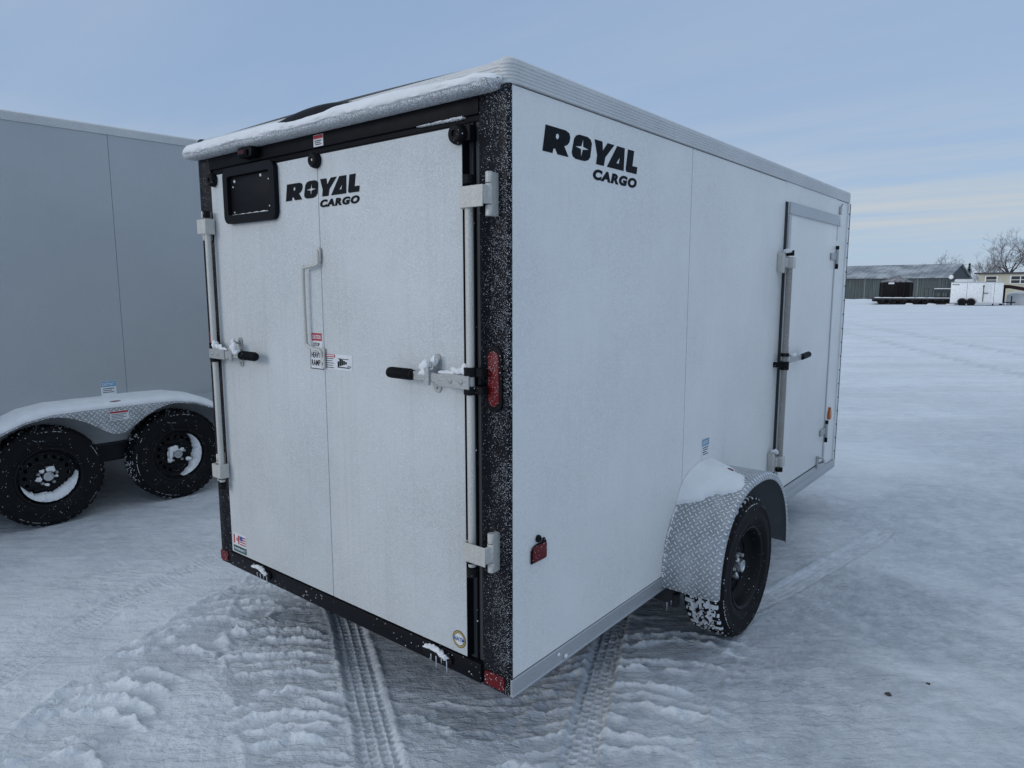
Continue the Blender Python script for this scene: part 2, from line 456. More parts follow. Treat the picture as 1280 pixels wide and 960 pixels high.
def smooth_path(pts, n=8):
    pts = [Vector(q) for q in pts]; out = []
    P = [pts[0]*2-pts[1]]+pts+[pts[-1]*2-pts[-2]]
    for i in range(1, len(P)-2):
        for k in range(n):
            t = k/n; a, b, c, d = P[i-1], P[i], P[i+1], P[i+2]
            out.append(tuple(.5*((2*b)+(c-a)*t+(2*a-5*b+4*c-d)*t*t+(3*b-a-3*c+d)*t**3)))
    out.append(tuple(pts[-1])); return out
def height(X, Y):
    D = np.hypot(X-CP.x, Y-CP.y); near = sstep(26, 8, D)
    wx = X+.25*fbm(X*.9, Y*.9, 3); wy = Y+.25*fbm(X*.9+9, Y*.9+4, 3)
    h = .020*fbm(wx*.8, wy*.8, 4)+.012*fbm(wx*2.6+5, wy*2.6, 5, .55)*near
    # small wind-packed ripples, running across the view
    near = near*1.; r = math.radians(-39); U = X*math.cos(r)-Y*math.sin(r); V = X*math.sin(r)+Y*math.cos(r)
    open_ = sstep(.2, 1.2, X+.15*Y)
    h = h+.013*open_*near*(1-2*np.abs(fbm(U*1.5+.3*fbm(U*3, V*3, 2), V*5.5, 4, .6)))*sstep(-.35, .3, fbm(X*.6+70, Y*.6, 3))
    h = h+.012*near*fbm(U*.5+3, V*1.9+5, 3, .5)
    # chewed crust
    cr = fbm(wx*7+3, wy*7, 4, .6); h = h+.010*near*np.clip(cr-.1, 0, 1)*sstep(.0, .3, fbm(X*.9+50, Y*.9, 3)+.12)
    # ground driven hard, glazed, vignette and trailer shade painted in; fresh snow farther out
    packed_shade = sstep(16, 4, D)*np.clip(.36+.18*sstep(-.5, 1.2, X)+.7*fbm(X*.45+40, Y*.45, 5, .6), 0, .8)  # glazed snow; near and right darkening also stands for lens falloff
    packed_shade = np.maximum(packed_shade, .75*np.exp(-(np.maximum(np.maximum(-1.75-X, X+.05), 0)/.28)**2)*np.exp(-(np.maximum(np.maximum(.15-Y, Y-3.9), 0)/.28)**2)*(.8+.4*fbm(X*2, Y*2, 4)))  # box footprint: dirty ice with the trailer's shade painted into its colour
    # lug-tyre washboards: short arcs of loose snow thrown across the wheel paths
    loose = np.zeros(X.shape)
    def lugs(h, packed_shade, loose, pts, hw, spc, amp, curv, seed, ang=-39.):
        _, W, m = band(X, Y, smooth_path(pts), hw, True)
        a = math.radians(ang)
        T = X*math.sin(a)+Y*math.cos(a); R = X*math.cos(a)-Y*math.sin(a)
        T = T+.06*fbm(X*3.1+seed, Y*3.1, 3)+.030*fbm(X*13+seed, Y*13, 4, .6)
        ph = T/spc+curv*(W/hw)**2
        k = np.floor(ph); u_ = ph-k
        rid = np.where(u_ < .5, np.exp(-((u_-.5)/.24)**2), np.exp(-((u_-.5)/.10)**2))
        seg = fbm(R*3.2+k*7.3+seed, k*1.7, 3, .6)                 # each ridge comes and goes along its length
        on = sstep(-.30, .02, seg)*(.45+.55*sstep(-.3, .3, fbm(k*5.1+seed, R*1.1, 2)))
        chunk = .62+.85*(fbm(X*20+seed, Y*30, 4, .62)+.25)
        r_ = m*rid*on
        h = h+amp*r_*np.clip(chunk, .1, 1.6)-.010*m
        packed_shade = np.maximum(packed_shade, m*(.60 if seed > 10 else .44)*(1-rid*on)); packed_shade = packed_shade*(1-.92*r_)
        loose = np.maximum(loose, sstep(.28, .62, r_)*sstep(-.25, .25, fbm(X*20, Y*20+seed, 3))*.9)
        e = np.exp(-((np.abs(W)-hw*.9)/(.05*hw+.008))**2)*sstep(hw*1.4, hw*.8, np.abs(W))*sstep(-.1, .3, fbm(X*6+seed, Y*6, 3))*(m > .02)
        h = h+amp*.45*e
        return h, packed_shade, loose
    h, packed_shade, loose = lugs(h, packed_shade, loose, [(-1.15, -1.35), (-1.342, -1.006), (-1.538, -.81), (-1.735, -.482), (-1.92, -.046), (-2.03, .29), (-2.2, 1.0)], .26, .098, .034, 1.2, 1)
    h, packed_shade, loose = lugs(h, packed_shade, loose, [(-.35, -.6), (-.589, -.395), (-.967, -.209), (-1.43, -.009), (-1.886, .278), (-2.29, .674), (-2.7, 1.3)], .25, .078, .025, .7, 7, -37)
    h, packed_shade, loose = lugs(h, packed_shade, loose, [(.24, -.25), (.19, .2), (.10, .577), (.03, 1.014), (-.06, 1.4), (-.3, 2.3)], .36, .076, .026, 1.1, 13)
    h, packed_shade, loose = lugs(h, packed_shade, loose, [(-.75, -.05), (-.407, .108), (-.211, .268), (-.1, .45)], .14, .08, .018, .4, 19, -30)
    h = h+near*.0045*np.clip(fbm(X*30+2, Y*42, 3, .7)+.05, -.3, .6)*(.35+sstep(-.1, .35, fbm(X*1.7+8, Y*1.7, 3)))
    drift = sstep(.12, .42, fbm(X*.55+21, Y*.9+3, 5, .6))
    loose = np.maximum(loose, drift*.45*near)
    # car-tyre tread prints
    def tread(h, packed_shade, loose, pts, hw, depth, pitch, ribs, seed, k=1.):
        T, W, m = band(X, Y, pts, hw)
        wn = (W/hw+1)/2*ribs
        rib = np.abs(((wn) % 1.0)-.5)*2                      # 0 centre of rib
        groove = sstep(.70, .84, rib)                         # grooves between print ribs stand proud
        edge = np.abs(W)/hw
        ph = (T/pitch+.5*(np.floor(wn) % 2)+.3*W/hw) % 1.0
        lug = sstep(.24, .32, ph)*sstep(1.0, .92, ph)
        z = -depth+depth*.85*groove+depth*.65*(1-lug)*(1-groove)
        z = z*(.75+.35*fbm(X*12+seed, Y*12, 3))
        soft = sstep(-.55, -.1, fbm(X*3+seed, Y*3, 3)) if k < 1 else 1
        h = h*(1-.6*m)+m*z*soft-.006*m
        h = h+.010*np.exp(-((np.abs(W)-hw*1.12)/(.13*hw))**2)*(.6+.8*fbm(X*20+seed, Y*20, 3))*soft*sstep(hw*1.6, hw*1.1, np.abs(W))*(np.abs(T-.5*T.max()*0) < 50)*sstep(hw*1.9, hw*1.2, np.hypot(np.minimum(T, 0), W))*k
        up_ = np.maximum(groove, 1-lug)
        packed_shade = packed_shade*(1-.6*m*k); packed_shade = np.maximum(packed_shade, m*.50*(1-up_)*k)
        loose = np.maximum(loose*(1-m), m*.42*up_*k*(.5+fbm(X*9, Y*9+seed, 3)))
        return h, packed_shade, loose
    h, packed_shade, loose = tread(h, packed_shade, loose, [(.4, -.72), (-1.33, .36-.02), (-2.2, .81)], .080, .021, .036, 4, 2)
    h, packed_shade, loose = tread(h, packed_shade, loose, [(.42, -.32), (.15, .17), (-.26, 1.09), (-.7, 2.1)], .072, .020, .036, 4, 5)
    h, packed_shade, loose = tread(h, packed_shade, loose, [(-1.95, -1.3), (-2.158, -.91), (-2.576, -.207), (-2.76, .4), (-2.85, 1.3)], .075, .007, .03, 5, 8, .7)
    h, packed_shade, loose = tread(h, packed_shade, loose, [(.12, 1.75), (.237, 2.137), (.377, 2.939), (.47, 3.5)], .07, .006, .035, 4, 11, .8)
    for pts_, sd in (([(6.5, 3), (3.5, 9), (-4, 24), (-16, 46)], 21), ([(8.3, 4), (5.4, 10), (-2.2, 25), (-14, 47)], 22), ([(1.2, 6), (7, 12), (22, 22)], 23), ([(2.0, 4.4), (8, 10.2), (24, 20)], 24), ([(-9, 30), (2, 27), (22, 31)], 25)):
        T, W, m = band(X, Y, smooth_path(pts_), .17)
        h = h-.030*m*(.7+.3*fbm(X*3, Y*3, 3))+.016*np.exp(-((np.abs(W)-.2)/.05)**2)*sstep(.4, .2, np.abs(W))*(np.hypot(X-pts_[0][0], Y-pts_[0][1]) > 0)*sstep(.34, .26, np.abs(W))*(m >= 0)*sstep(60, 30, D)*(T > 0)
        packed_shade = np.maximum(packed_shade, m*.28)
    # swept hollow by the near wheel, drifts far out
    h = h-.012*np.exp(-(((X-.15)/.35)**2+((Y-1.53)/.5)**2))
    far = sstep(40, 70, D)
    h = h+far*.28*fbm(X*.055, Y*.055, 3)
    bank = np.exp(-((Y-84-3*fbm(X*.1, Y*0+2, 3))/5.)**2)*sstep(-4, -12, X)
    h = h+bank*(.28+.35*fbm(X*.25, Y*.1+7, 3))
    h = h*(1-.55*np.exp(-(((X-.15)/.3)**2+((Y-1.53)/.3)**2)))
    # level pads where wheels stand
    for (px, py) in ((-4.3, 0.), (-4.25, .9)):
        h = h*(1-.8*np.exp(-(((X-px)/.35)**2+((Y-py)/.3)**2)))
    return G+h, np.clip(packed_shade, 0, 1), np.clip(loose, 0, 1)
xs = axis(-2.4, 1.2, .0062, -520, 520); ys = axis(-1.1, 1.7, .0062, -260, 900)
X, Y = np.meshgrid(xs, ys, indexing='ij'); Z, PK, LS = height(X, Y)
nx, ny = X.shape
me = bpy.data.meshes.new('ground')
co = np.stack([X, Y, Z], -1).reshape(-1, 3).astype(np.float32)
me.vertices.add(nx*ny); me.vertices.foreach_set('co', co.ravel())
I = np.arange(nx*ny).reshape(nx, ny)
q = np.stack([I[:-1, :-1], I[1:, :-1], I[1:, 1:], I[:-1, 1:]], -1).reshape(-1, 4)
me.loops.add(q.size); me.loops.foreach_set('vertex_index', q.ravel())
me.polygons.add(len(q)); me.polygons.foreach_set('loop_start', np.arange(0, q.size, 4)); me.polygons.foreach_set('loop_total', np.full(len(q), 4))
me.polygons.foreach_set('use_smooth', np.ones(len(q), bool)); me.update(calc_edges=True)
at = me.attributes.new('packed_shade', 'FLOAT', 'POINT'); at.data.foreach_set('value', PK.ravel().astype(np.float32))
at = me.attributes.new('loose', 'FLOAT', 'POINT'); at.data.foreach_set('value', LS.ravel().astype(np.float32))
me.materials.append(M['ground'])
gr = bpy.data.objects.new('ground', me); COL.objects.link(gr)
tag(gr, 'hard compacted snow yard with tyre tread prints and wind ripples', 'ground', kind='structure')

# ------------------------------------------------------------------ wheel
def tyre_mb(r=.345, w=.205, seed=1, snow=.5):
    """axis +x, outer face at x = w/2; material 0 rubber, 1 snow"""
    prof = [(-.085, .195), (-.098, .23), (-.103, .27), (-.1, .305), (-.093, .326), (-.082, .337)]
    tread = np.linspace(-.078, .078, 23)
    side = [(.082, .337), (.093, .326), (.099, .314), (.1005, .312), (.1015, .300), (.1, .298), (.103, .27), (.1025, .262), (.1035, .256), (.1005, .232), (.0975, .228), (.095, .214), (.085, .2)]
    k = r/.345; n = 264; mb = MB(); rnd = random.Random(seed)
    P = [(a, b, -1) for a, b in prof]+[(t, .345-.004*abs(t/.078)**3, i) for i, t in enumerate(tread)]+[(a, b, -2) for a, b in side]
    L = len(P); deep = {}
    for j in range(n):
        th = 2*PI*j/n
        for i, (a, b, f) in enumerate(P):
            rr = b
            if f >= 0:
                g = f in (5, 6, 11, 16, 17)
                if f < 5 or f > 17: g = g or (j % 6 < 2)
                elif f < 11: g = g or ((j+f) % 8 < 2)
                else: g = g or ((j-f) % 8 < 2)
                if g: rr = b-.0085; deep[(j, i)] = 1
            elif f == -1 and b > .32 or (f == -2 and b > .315):
                if j % 6 < 2: rr = b-.006
            mb.v.append((a*w/.205, rr*k*math.cos(th), rr*k*math.sin(th)))
    sn = np.random.RandomState(seed)
    field = fbm(np.arange(n)*.11+seed*3, np.zeros(n)+seed, 3)
    for j in range(n):
        j2 = (j+1) % n
        for i in range(L-1):
            mb.f.append((j*L+i, j2*L+i, j2*L+i+1, j*L+i+1))
            dp = (j, i) in deep or (j, i+1) in deep or (j2, i) in deep or (j2, i+1) in deep
            s_ = dp and (sn.rand() < snow+field[j]*.5)
            if not s_ and P[i][2] >= 0 and sn.rand() < .12*snow: s_ = True
            if not s_ and P[i][2] == -2 and .312 < P[i][1] < .320 and sn.rand() < .15+.9*field[j]: s_ = True
            mb.m.append(1 if s_ else 0)
    return mb
def rim_mb(k=1.):
    mb = MB()
    # barrel and flange
    mb.lathe([(.086, .196), (.092, .204), (.094, .202), (.09, .192), (.078, .186), (.05, .182), (.022, .168), (.012, .150), (-.02, .165), (-.08, .17), (-.085, .2)], (0, 0, 0), n=64)
    # disc with round vent holes
    polys = [circle(0, 0, .166, 64), circle(0, 0, .036, 24)]
    for i in range(16): a = 2*PI*i/16; polys.append(circle(.131*math.cos(a), .131*math.sin(a), .0125, 14))
    vs, fs = poly_curve(polys, .003)
    out = []
    for x, y, z in vs:
        r = math.hypot(x, y); dome = .020+.012*math.exp(-((r-.085)/.03)**2) - .006*(r/.166)**4
        out.append((dome+z, x, y))
    mb.add(out, fs)
    mb.lathe([(-.06, .155), (-.055, .0)], (0, 0, 0), n=40)                      # drum behind the holes
    mb.lathe([(.022, .055), (.030, .052), (.034, .046), (.036, .040)], (0, 0, 0), n=36)
    return mb
def hub_mb():
    mb = MB()
    mb.lathe([(.02, .034), (.062, .032), (.070, .030), (.071, .022), (.066, .020), (.064, .0)], (0, 0, 0), n=32, mi=0)
    for i in range(5):
        a = 2*PI*i/5+.3; c = (0, .057*math.cos(a), .057*math.sin(a))
        mb.lathe([(.026, .0115), (.050, .0105), (.054, .008), (.055, .0)], c, n=6, mi=1)
    return mb
def crescent(a_mid, span, thick, x0=.03, x1=.074, seed=1, ragged=.35, R=.181):
    """snow drifted in the rim's lower lip; angles measured from +y towards +z"""
    rs = np.random.RandomState(seed); mb = MB(); n = 70; rows = 6
    for j in range(n+1):
        u_ = j/n*2-1; a = a_mid+u_*span
        th = thick*max(0, 1-abs(u_)**2.2)*(1+ragged*float(fbm(np.array([j*.22+seed]), np.array([seed*1.])) [0]))+.0015
        for i in range(rows+1):
            s_ = i/rows
            rr = R-th*s_; xx = x0+(x1-x0)*math.sqrt(max(0, 1-s_**2.2))*(.85+.15*rs.rand())
            mb.v.append((xx, rr*math.cos(a), rr*math.sin(a)))
        mb.v.append((x0-.01, (R-th)*math.cos(a), (R-th)*math.sin(a)))
    L = rows+2
    for j in range(n):
        for i in range(L-1): mb.f.append((j*L+i, (j+1)*L+i, (j+1)*L+i+1, j*L+i+1)); mb.m.append(0)
    return mb
WHEEL_BASE = {}
def wheel(parent, loc, rx=0., flip=False, r=.345, w=.205, snow=.5, seed=1, ring=False, extras=None, label=None):
    e = empty('wheel', loc, PI if flip else 0, parent)
    e.rotation_euler = (rx, 0, PI if flip else 0)
    key = (r, w, seed)
    if key not in WHEEL_BASE:
        t = tyre_mb(r, w, seed, snow).build('tyre', [M['tyre'], M['snow']], e, smooth=True, angle=50)
        ri = rim_mb().build('rim', [M['rim']], e, smooth=True, angle=40)
        h = hub_mb().build('hub_cap', [M['chrome'], M['galv']], e, smooth=True)
        sc = r/.345
        ri.scale = h.scale = (1, sc, sc)
        WHEEL_BASE[key] = (t, ri, h)
    else:
        for o in WHEEL_BASE[key]:
            c = o.copy(); COL.objects.link(c); c.parent = e
    return e

# ------------------------------------------------------------------ roof trim / box body shared by the trailers
def ribbed_strip(mb, x_out, y0, y1, z0, z1, face=1, ribs=6, along='y', depth=.009):
    """ribbed extrusion with a rounded shoulder on top. along y, facing +x (face=1) or -x"""
    prof = [(-.02, z0), (.0, z0)]
    H = z1-z0; zz = z0
    for i in range(ribs):
        a = z0+H*.78*i/ribs; b = z0+H*.78*(i+1)/ribs; dz = b-a
        prof += [(depth*.72, a+.0005), (depth, a+dz*.3), (depth, a+dz*.75), (depth*.72, b-.0005)]
    for k in range(1, 6):
        t = PI/2*k/5; prof.append((depth-.03*(1-math.cos(t)), z0+H*.78+H*.22*math.sin(t)))
    prof += [(-.09, z1+.002), (-.09, z1-.02)]
    n = len(prof); vs = []
    for yy in (y0, y1):
        for (d, z) in prof:
            vs.append((x_out+face*d, yy, z) if along == 'y' else (yy, x_out-d, z))
    fs = [(i, i+1, n+i+1, n+i) for i in range(n-1)]+[tuple(range(n)), tuple(range(2*n-1, n-1, -1))]
    mb.add(vs, fs)
    return mb

# ================================================================== NEAR TRAILER
W_, L_, H_ = 1.914, 3.95, 1.985
ROOT = (-.957, 1.95, G)
tr = tag(empty('cargo_trailer', ROOT), 'white enclosed cargo trailer with black rear frame, frosted doors and single axle, nearest the camera', 'trailer')
def P(mb, name, mats, parent=tr, **kw): return mb.build(name, mats, parent, ROOT, **kw)

# core (shows as dark seams between skins)
b = MB(); b.box(-W_+.006, -.006, .02, L_-.004, .0, H_); P(b, 'body_frame', M['seam'])
b = MB(); b.box(-W_+.05, -.05, .25, L_-.2, -.012, -.001)
b.box(-1.50, -1.44, .5, 3.9, -.09, -.0115); b.box(-.48, -.42, .5, 3.9, -.09, -.0115)
for k in range(5): b.box(-1.43, -.49, .7+k*.62, .75+k*.62, -.06, -.0115)
P(b, 'chassis', M['underside'])
# skins: right side (seen), left side
ysegs = [(.0145, 1.282), (1.287, 2.552), (3.6525, L_)]
first = True
for side in (0, 1):
    for k, (a, c) in enumerate(ysegs):
        b = MB()
        if side == 0: b.box(-.006, .0, a, c, .052, H_-.0025)
        else: b.box(-W_, -W_+.006, a, c, .052, H_)
        o = P(b, 'side_panel', M['panel'], bevel=.0012, seg=1)
        if side == 0 and k == 0:
            lg = on_plane(LOGO, 'side', .168, 1.811, .0, w=.62, h=.084); on_plane(CARGO, 'side', .470, 1.756, .0, w=.316, h=.038, mb=lg)
            lg.build('lettering', M['ink'], o, ROOT)
b = MB(); b.box(-W_, -W_+.006, 2.5545, 3.6495, .052, H_); P(b, 'side_panel', M['panel'], bevel=.0012, seg=1)
b = MB(); b.box(-.006, .0, 2.5545, 3.6495, 1.872, H_); P(b, 'side_panel', M['panel'], bevel=.0012, seg=1)
# vertical seam caps are only the dark gaps; rivets along trims
# bottom rails
b = MB()
for sx in (0, 1):
    x0, x1 = (-.004, .006) if sx == 0 else (-W_-.006, -W_+.004)
    b.box(x0, x1, .004, L_, -.006, .050)
    b.box(x0 if sx else x0-.004, x1+.004 if sx == 0 else x1, .004, L_, -.012, -.002)
P(b, 'bottom_rail', M['alum'], bevel=.002, split=True, seg=1)
b = MB()
rr = random.Random(4)
y_ = .12
while y_ < 3.9:
    if not (1.08 < y_ < 2.07): b.lathe([(.0, .005), (.0025, .004), (.0032, 0)], (.006, y_, .024), n=8)
    y_ += .2
P(b, 'rivet', M['galv'], smooth=True, split=True)
b = MB(); b.blob((.010, .27, .033), (.005, .008, .006), 3, .15)
b.blob((.010, .315, .008), (.006, .010, .007), 5, .15); P(b, 'snow_crumb', M['snow'], smooth=True, split=True)
# ribbed roof trim, both sides + rear, with joints
b = MB()
for a, c in ((.03, 1.075), (1.0775, 3.32), (3.3225, L_+.006)):
    ribbed_strip(b, 0, a, c, 1.986, 2.067, 1); ribbed_strip(b, -W_, a, c, 1.986, 2.067, -1)
P(b, 'roof_trim', M['trim'], smooth=True, split=True)
b = MB(); ribbed_strip(b, .02, -W_+.03, -.028, 1.986, 2.067, along='x'); P(b, 'roof_trim', M['trim'], smooth=True, split=True)
# corner caps: lathe quarter with the same outline
def corner_cap(cx, cy_, a0):
    b = MB(); R = .03
    prof = [(1.984, R+.0), (1.986, R+.008)]
    for i in range(6):
        z0 = 1.986+.081*.78*i/6; dz = .081*.78/6
        prof += [(z0+dz*.3, R+.0095), (z0+dz*.75, R+.0095), (z0+dz, R+.0072)]
    for k in range(1, 6): t = PI/2*k/5; prof.append((2.049+.018*math.sin(t), max(.001, R+.009-.03*(1-math.cos(t)))))
    prof.append((2.069, .0))
    b.lathe(prof, (cx, cy_, 0), (0, 0, 1), n=12, a0=a0, a1=a0+PI/2)
    return b
for cx, a0 in ((-.03, -PI/2), (-W_+.03, PI)):
    P(corner_cap(cx, .03, a0), 'trim_corner', M['trim'], smooth=True, angle=30)
# roof sheet, slightly crowned
b = MB(); n = 24; pts = []
for i in range(n+1):
    x = -W_+.06+(W_-.12)*i/n; pts.append((x, 2.063+.012*math.sin(PI*i/n)))
vs = [(x, y, z) for y in (.03, L_) for x, z in pts]
b.add(vs, [(i, i+1, n+2+i, n+1+i) for i in range(n)]); P(b, 'roof', M['trim'], smooth=True)
# front wall, low dark stone guard, V tongue (ahead of the box)
b = MB(); b.box(-W_, 0, L_+.001, L_+.012, .0, H_); P(b, 'front_panel', M['panel'], bevel=.004)
b = MB(); b.box(-W_+.01, .004, L_+.012, L_+.022, .04, .64); P(b, 'stone_guard', M['plate'])
b = MB(); b.box(-.012, .010, L_-.03, L_+.012, .052, 1.984); P(b, 'corner_trim', M['whiteplastic'], bevel=.003)
b = MB(); b.box(-.004, .012, L_+.0125, L_+.02, .05, 1.98)
for k in range(18): b.lathe([(.0, .006), (.004, .004), (.005, 0)], (.010, L_-.008, .12+k*.105), n=8)
P(b, 'corner_gasket', M['seam'])
b = MB()
for s in (-1, 1):
    b.tube([(-.957+s*.55, 3.7, -.09), (-.957+s*.03, 5.15, -.09)], .045, 4)
b.tube([(-.957, 5.1, -.09), (-.957, 5.35, -.06)], .04, 8); b.blob((-.957, 5.38, -.05), (.05, .07, .04), 2, .05)
P(b, 'tongue', M['black'])
b = MB(); b.tube([(-.957, 4.95, -.28), (-.957, 4.95, .42)], .03, 12); b.tube([(-.957, 4.95, .40), (-.80, 4.95, .40), (-.80, 4.95, .47)], .01, 8)
b.lathe([(0, .09), (.015, .09), (.02, 0)], (-.957, 4.95, G+.005), (0, 0, 1), n=20); P(b, 'tongue_jack', M['galv'], smooth=True)

# --- rear frame
b = MB()
def post_profile(x_in, x_out, sgn):
    # rounded outer corner, stepped inner return
    pr = []
    R = .014
    for k in range(7):
        t = PI/2*k/6; pr.append((x_out-sgn*R+sgn*R*math.sin(t), R-R*math.cos(t)))   # from front to side
    pr = [(x_in, .022), (x_in, .006), (x_in+sgn*.012, .002)] + [(x_in+sgn*.05, .002), (x_in+sgn*.055, .0)]+pr
    pr += [(x_out-sgn*.008, R), (x_out-sgn*.008, .05), (x_in, .05)]
    return pr
def vprism(poly, z0, z1):
    b2 = MB(); b2.prism(poly, 2, z0, z1); return b2
P(vprism(post_profile(-.128, .0, 1), -.008, 1.9845), 'corner_post', M['post'], smooth=True, angle=40)
P(vprism(post_profile(-W_+.105, -W_, -1), -.008, 1.9845), 'corner_post', M['post'], smooth=True, angle=40)
b = MB(); b.box(-W_+.10, -.128, .014, .05, 1.896, 1.985); b.box(-W_+.10, -.128, .002, .05, 1.915, 1.985)
b.box(-.128, -.125, .0, .05, 1.95, 1.984); P(b, 'header_beam', M['black'], bevel=.004)
b = MB(); b.box(-W_+.102, -.128, -.006, .05, -.006, .066); P(b, 'sill_beam', M['blackdoor'], bevel=.004)
# inner jamb strips (between door edge and post)
for x0, x1 in ((-.186, -.130), (-W_+.107, -1.776)):
    b = MB(); b.box(x0, x1, .022, .05, .066, 1.896); b.box((x0+x1)/2-.003, (x0+x1)/2+.003, .010, .03, .066, 1.896)
    P(b, 'door_jamb', M['blackdoor'], bevel=.002, seg=1)
# snow line caught on the header and sill
b = MB()
for k in range(30):
    t = k/29; x = -.40+.20*t
    b.blob((x, .008, 1.9135), (.008, .010, .0035*(.6+t)), k, .3, 2)
P(b, 'snow_line', M['snow'], smooth=True)
# --- rear doors
DZ0, DZ1 = .078, 1.884
def rear_door(x0, x1):
    b = MB(); b.box(x0, x1, -.012, .020, DZ0, DZ1)
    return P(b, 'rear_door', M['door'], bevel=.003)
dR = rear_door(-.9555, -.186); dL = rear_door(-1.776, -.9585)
dR['label'] = 'right hand white frosted rear door'; dL['label'] = 'left hand white frosted rear door with plate holder'
b = MB(); b.box(-.9585, -.9555, -.004, .02, DZ0, DZ1); P(b, 'door_gasket', M['seam'])
PL = .0125   # decal offset in front of the door plane y=-.012
b = MB(); b.box(-.1858, -.183, -.0125, .02, DZ0, DZ1); P(b, 'door_edge_trim', M['black'], parent=dR)
# lettering across both doors (split at the seam)
def split_geo(geo, cut, left):
    bm = bmesh.new(); bvs = [bm.verts.new(v) for v in geo[0]]
    for f in geo[1]:
        try: bm.faces.new([bvs[i] for i in f])
        except ValueError: pass
    bmesh.ops.bisect_plane(bm, geom=bm.verts[:]+bm.edges[:]+bm.faces[:], plane_co=(cut, 0, 0), plane_no=(1, 0, 0), clear_outer=left, clear_inner=not left)
    bm.verts.ensure_lookup_table(); bm.verts.index_update()
    r = ([tuple(v.co) for v in bm.verts], [tuple(v.index for v in f.verts) for f in bm.faces]); bm.free(); return r
full = on_plane(LOGO, 'rear', -1.176, 1.724, PL, w=.475, h=.066); on_plane(CARGO, 'rear', -.945, 1.683, PL, w=.242, h=.029, mb=full)
for par, left in ((dL, True), (dR, False)):
    g = split_geo((full.v, full.f), -.957, left); b = MB(); b.add(*g); b.build('lettering', M['ink'], par, ROOT)

# number plate holder with deep rounded rim
def rrect(x0, x1, y0, y1, r, n=6):
    out = []
    for cx, cy2, a in ((x1-r, y1-r, 0), (x0+r, y1-r, PI/2), (x0+r, y0+r, PI), (x1-r, y0+r, 3*PI/2)):
        for k in range(n+1): t = a+PI/2*k/n; out.append((cx+r*math.cos(t), cy2+r*math.sin(t)))
    return out
hx0, hx1, hz0, hz1 = -1.632, -1.225, 1.656, 1.896
b = MB()
on_plane(poly_curve([rrect(0, hx1-hx0, 0, hz1-hz0, .035), rrect(.036, hx1-hx0-.036, .036, hz1-hz0-.036, .012)], .02), 'rear', hx0, hz0, .012, mb=b, proud=.022)
rect('rear', hx0+.03, hx1-.03, hz0+.03, hz1-.03, .0125, b, 0, .006)
hold = P(b, 'plate_holder', M['black'], parent=dL, bevel=.003)
for (x, z) in ((-1.555, 1.838), (-1.345, 1.846), (-1.568, 1.815), (-1.285, 1.825), (-1.565, 1.705), (-1.285, 1.715)):
    b = MB(); rr_ = .007 if x in (-1.555, -1.345) else .004
    b.lathe([(0, rr_), (.003, rr_*.8), (.004, 0)], (x, -.0187, z), (0, -1, 0), n=10); P(b, 'bolt', M['whiteplastic'], parent=dL, smooth=True)
b = MB()
for k in range(16): b.blob((-1.575+.0185*k, -.028, 1.692+.001*(k % 3)), (.012, .004, .0022*(.4+k/12)), k, .4, 2)
P(b, 'snow_line', M['snow'], parent=dL, smooth=True)
# plate lamp under the lip
b = MB(); b.prism(rrect(-1.485, -1.375, 1.925, 1.968, .014), 1, -.04, .004); b.box(-1.462, -1.398, -.052, -.040, 1.930, 1.955)
o = P(b, 'plate_lamp', M['black'], bevel=.003)
b = MB(); b.prism(rrect(-1.455, -1.405, 1.936, 1.952, .006), 1, -.056, -.0525); P(b, 'lens', mat('dim_red_lens', (.05, .006, .008), .4, spec=.2), parent=o)

# rubber bumpers: two on doors by header, one at seam
for (x, z, r, par) in ((-1.742, 1.862, .030, dL), (-.957, 1.862, .030, tr), (-.197, 1.858, .033, dR)):
    b = MB(); b.lathe([(0, r), (.012, r), (.02, r*.93), (.026, r*.75), (.027, r*.32), (.020, r*.28), (.020, 0)], (x, -.012, z), (0, -1, 0), n=28)
    o = P(b, 'rubber_bumper', M['rubber'], parent=par, smooth=True)
    if par == tr:
        b = MB(); b.lathe([(0, .005), (.004, .005), (.005, 0)], (x, -.032, z), (0, -1, 0), n=8); P(b, 'bolt', M['galv'], parent=o)
b = MB(); b.box(-.178, -.150, -.014, .02, 1.835, 1.885); P(b, 'bumper_bracket', M['black'], bevel=.003)

# locking bars, cams, hinges, handles
def lock_bar(par, x, s):
    b = MB(); b.tube([(x, -.045, .44), (x, -.045, 1.655)], .0135, 16); P(b, 'locking_bar', M['bar'], parent=par, smooth=True)
    b = MB()
    for z in (1.665, .475):
        b.tube([(x, -.045, z-.022), (x, -.045, z+.022)], .018, 14)
    b.tube([(x, -.045, .405), (x, -.045, .435)], .018, 14); b.tube([(x, -.045, 1.695), (x, -.045, 1.722)], .017, 14)
    P(b, 'bar_collar', M['rubber'], parent=par, smooth=True, split=True)
    for z in (1.655, .496):
        b = MB(); x2 = x+s*(.072 if s > 0 else .050)
        b.tube([(x2, -.030, z-.062), (x2, -.030, z-.028)], .0125, 12); b.tube([(x2, -.030, z-.026), (x2, -.030, z+.036)], .0135, 12); b.tube([(x2, -.030, z+.038), (x2, -.030, z+.072)], .0125, 12)
        xa, xb = sorted((x-s*.022, x2+s*.004)); b.box(xa, xb, -.066, -.062, z-.035, z+.031)
        b.box(min(x-s*.022, x-s*.014), max(x-s*.022, x-s*.014), -.065, -.018, z-.037, z+.033)
        xa, xb = sorted((x2-s*.004, x2+s*.006)); b.box(xa, xb, -.062, -.03, z-.026, z+.030)
        xa, xb = sorted((x2-s*.006, x2+s*.012)); b.box(xa, xb, -.03, .004, z-.062, z+.07)
        P(b, 'hinge', M['bar'], parent=par, bevel=.0016, seg=1, angle=40)
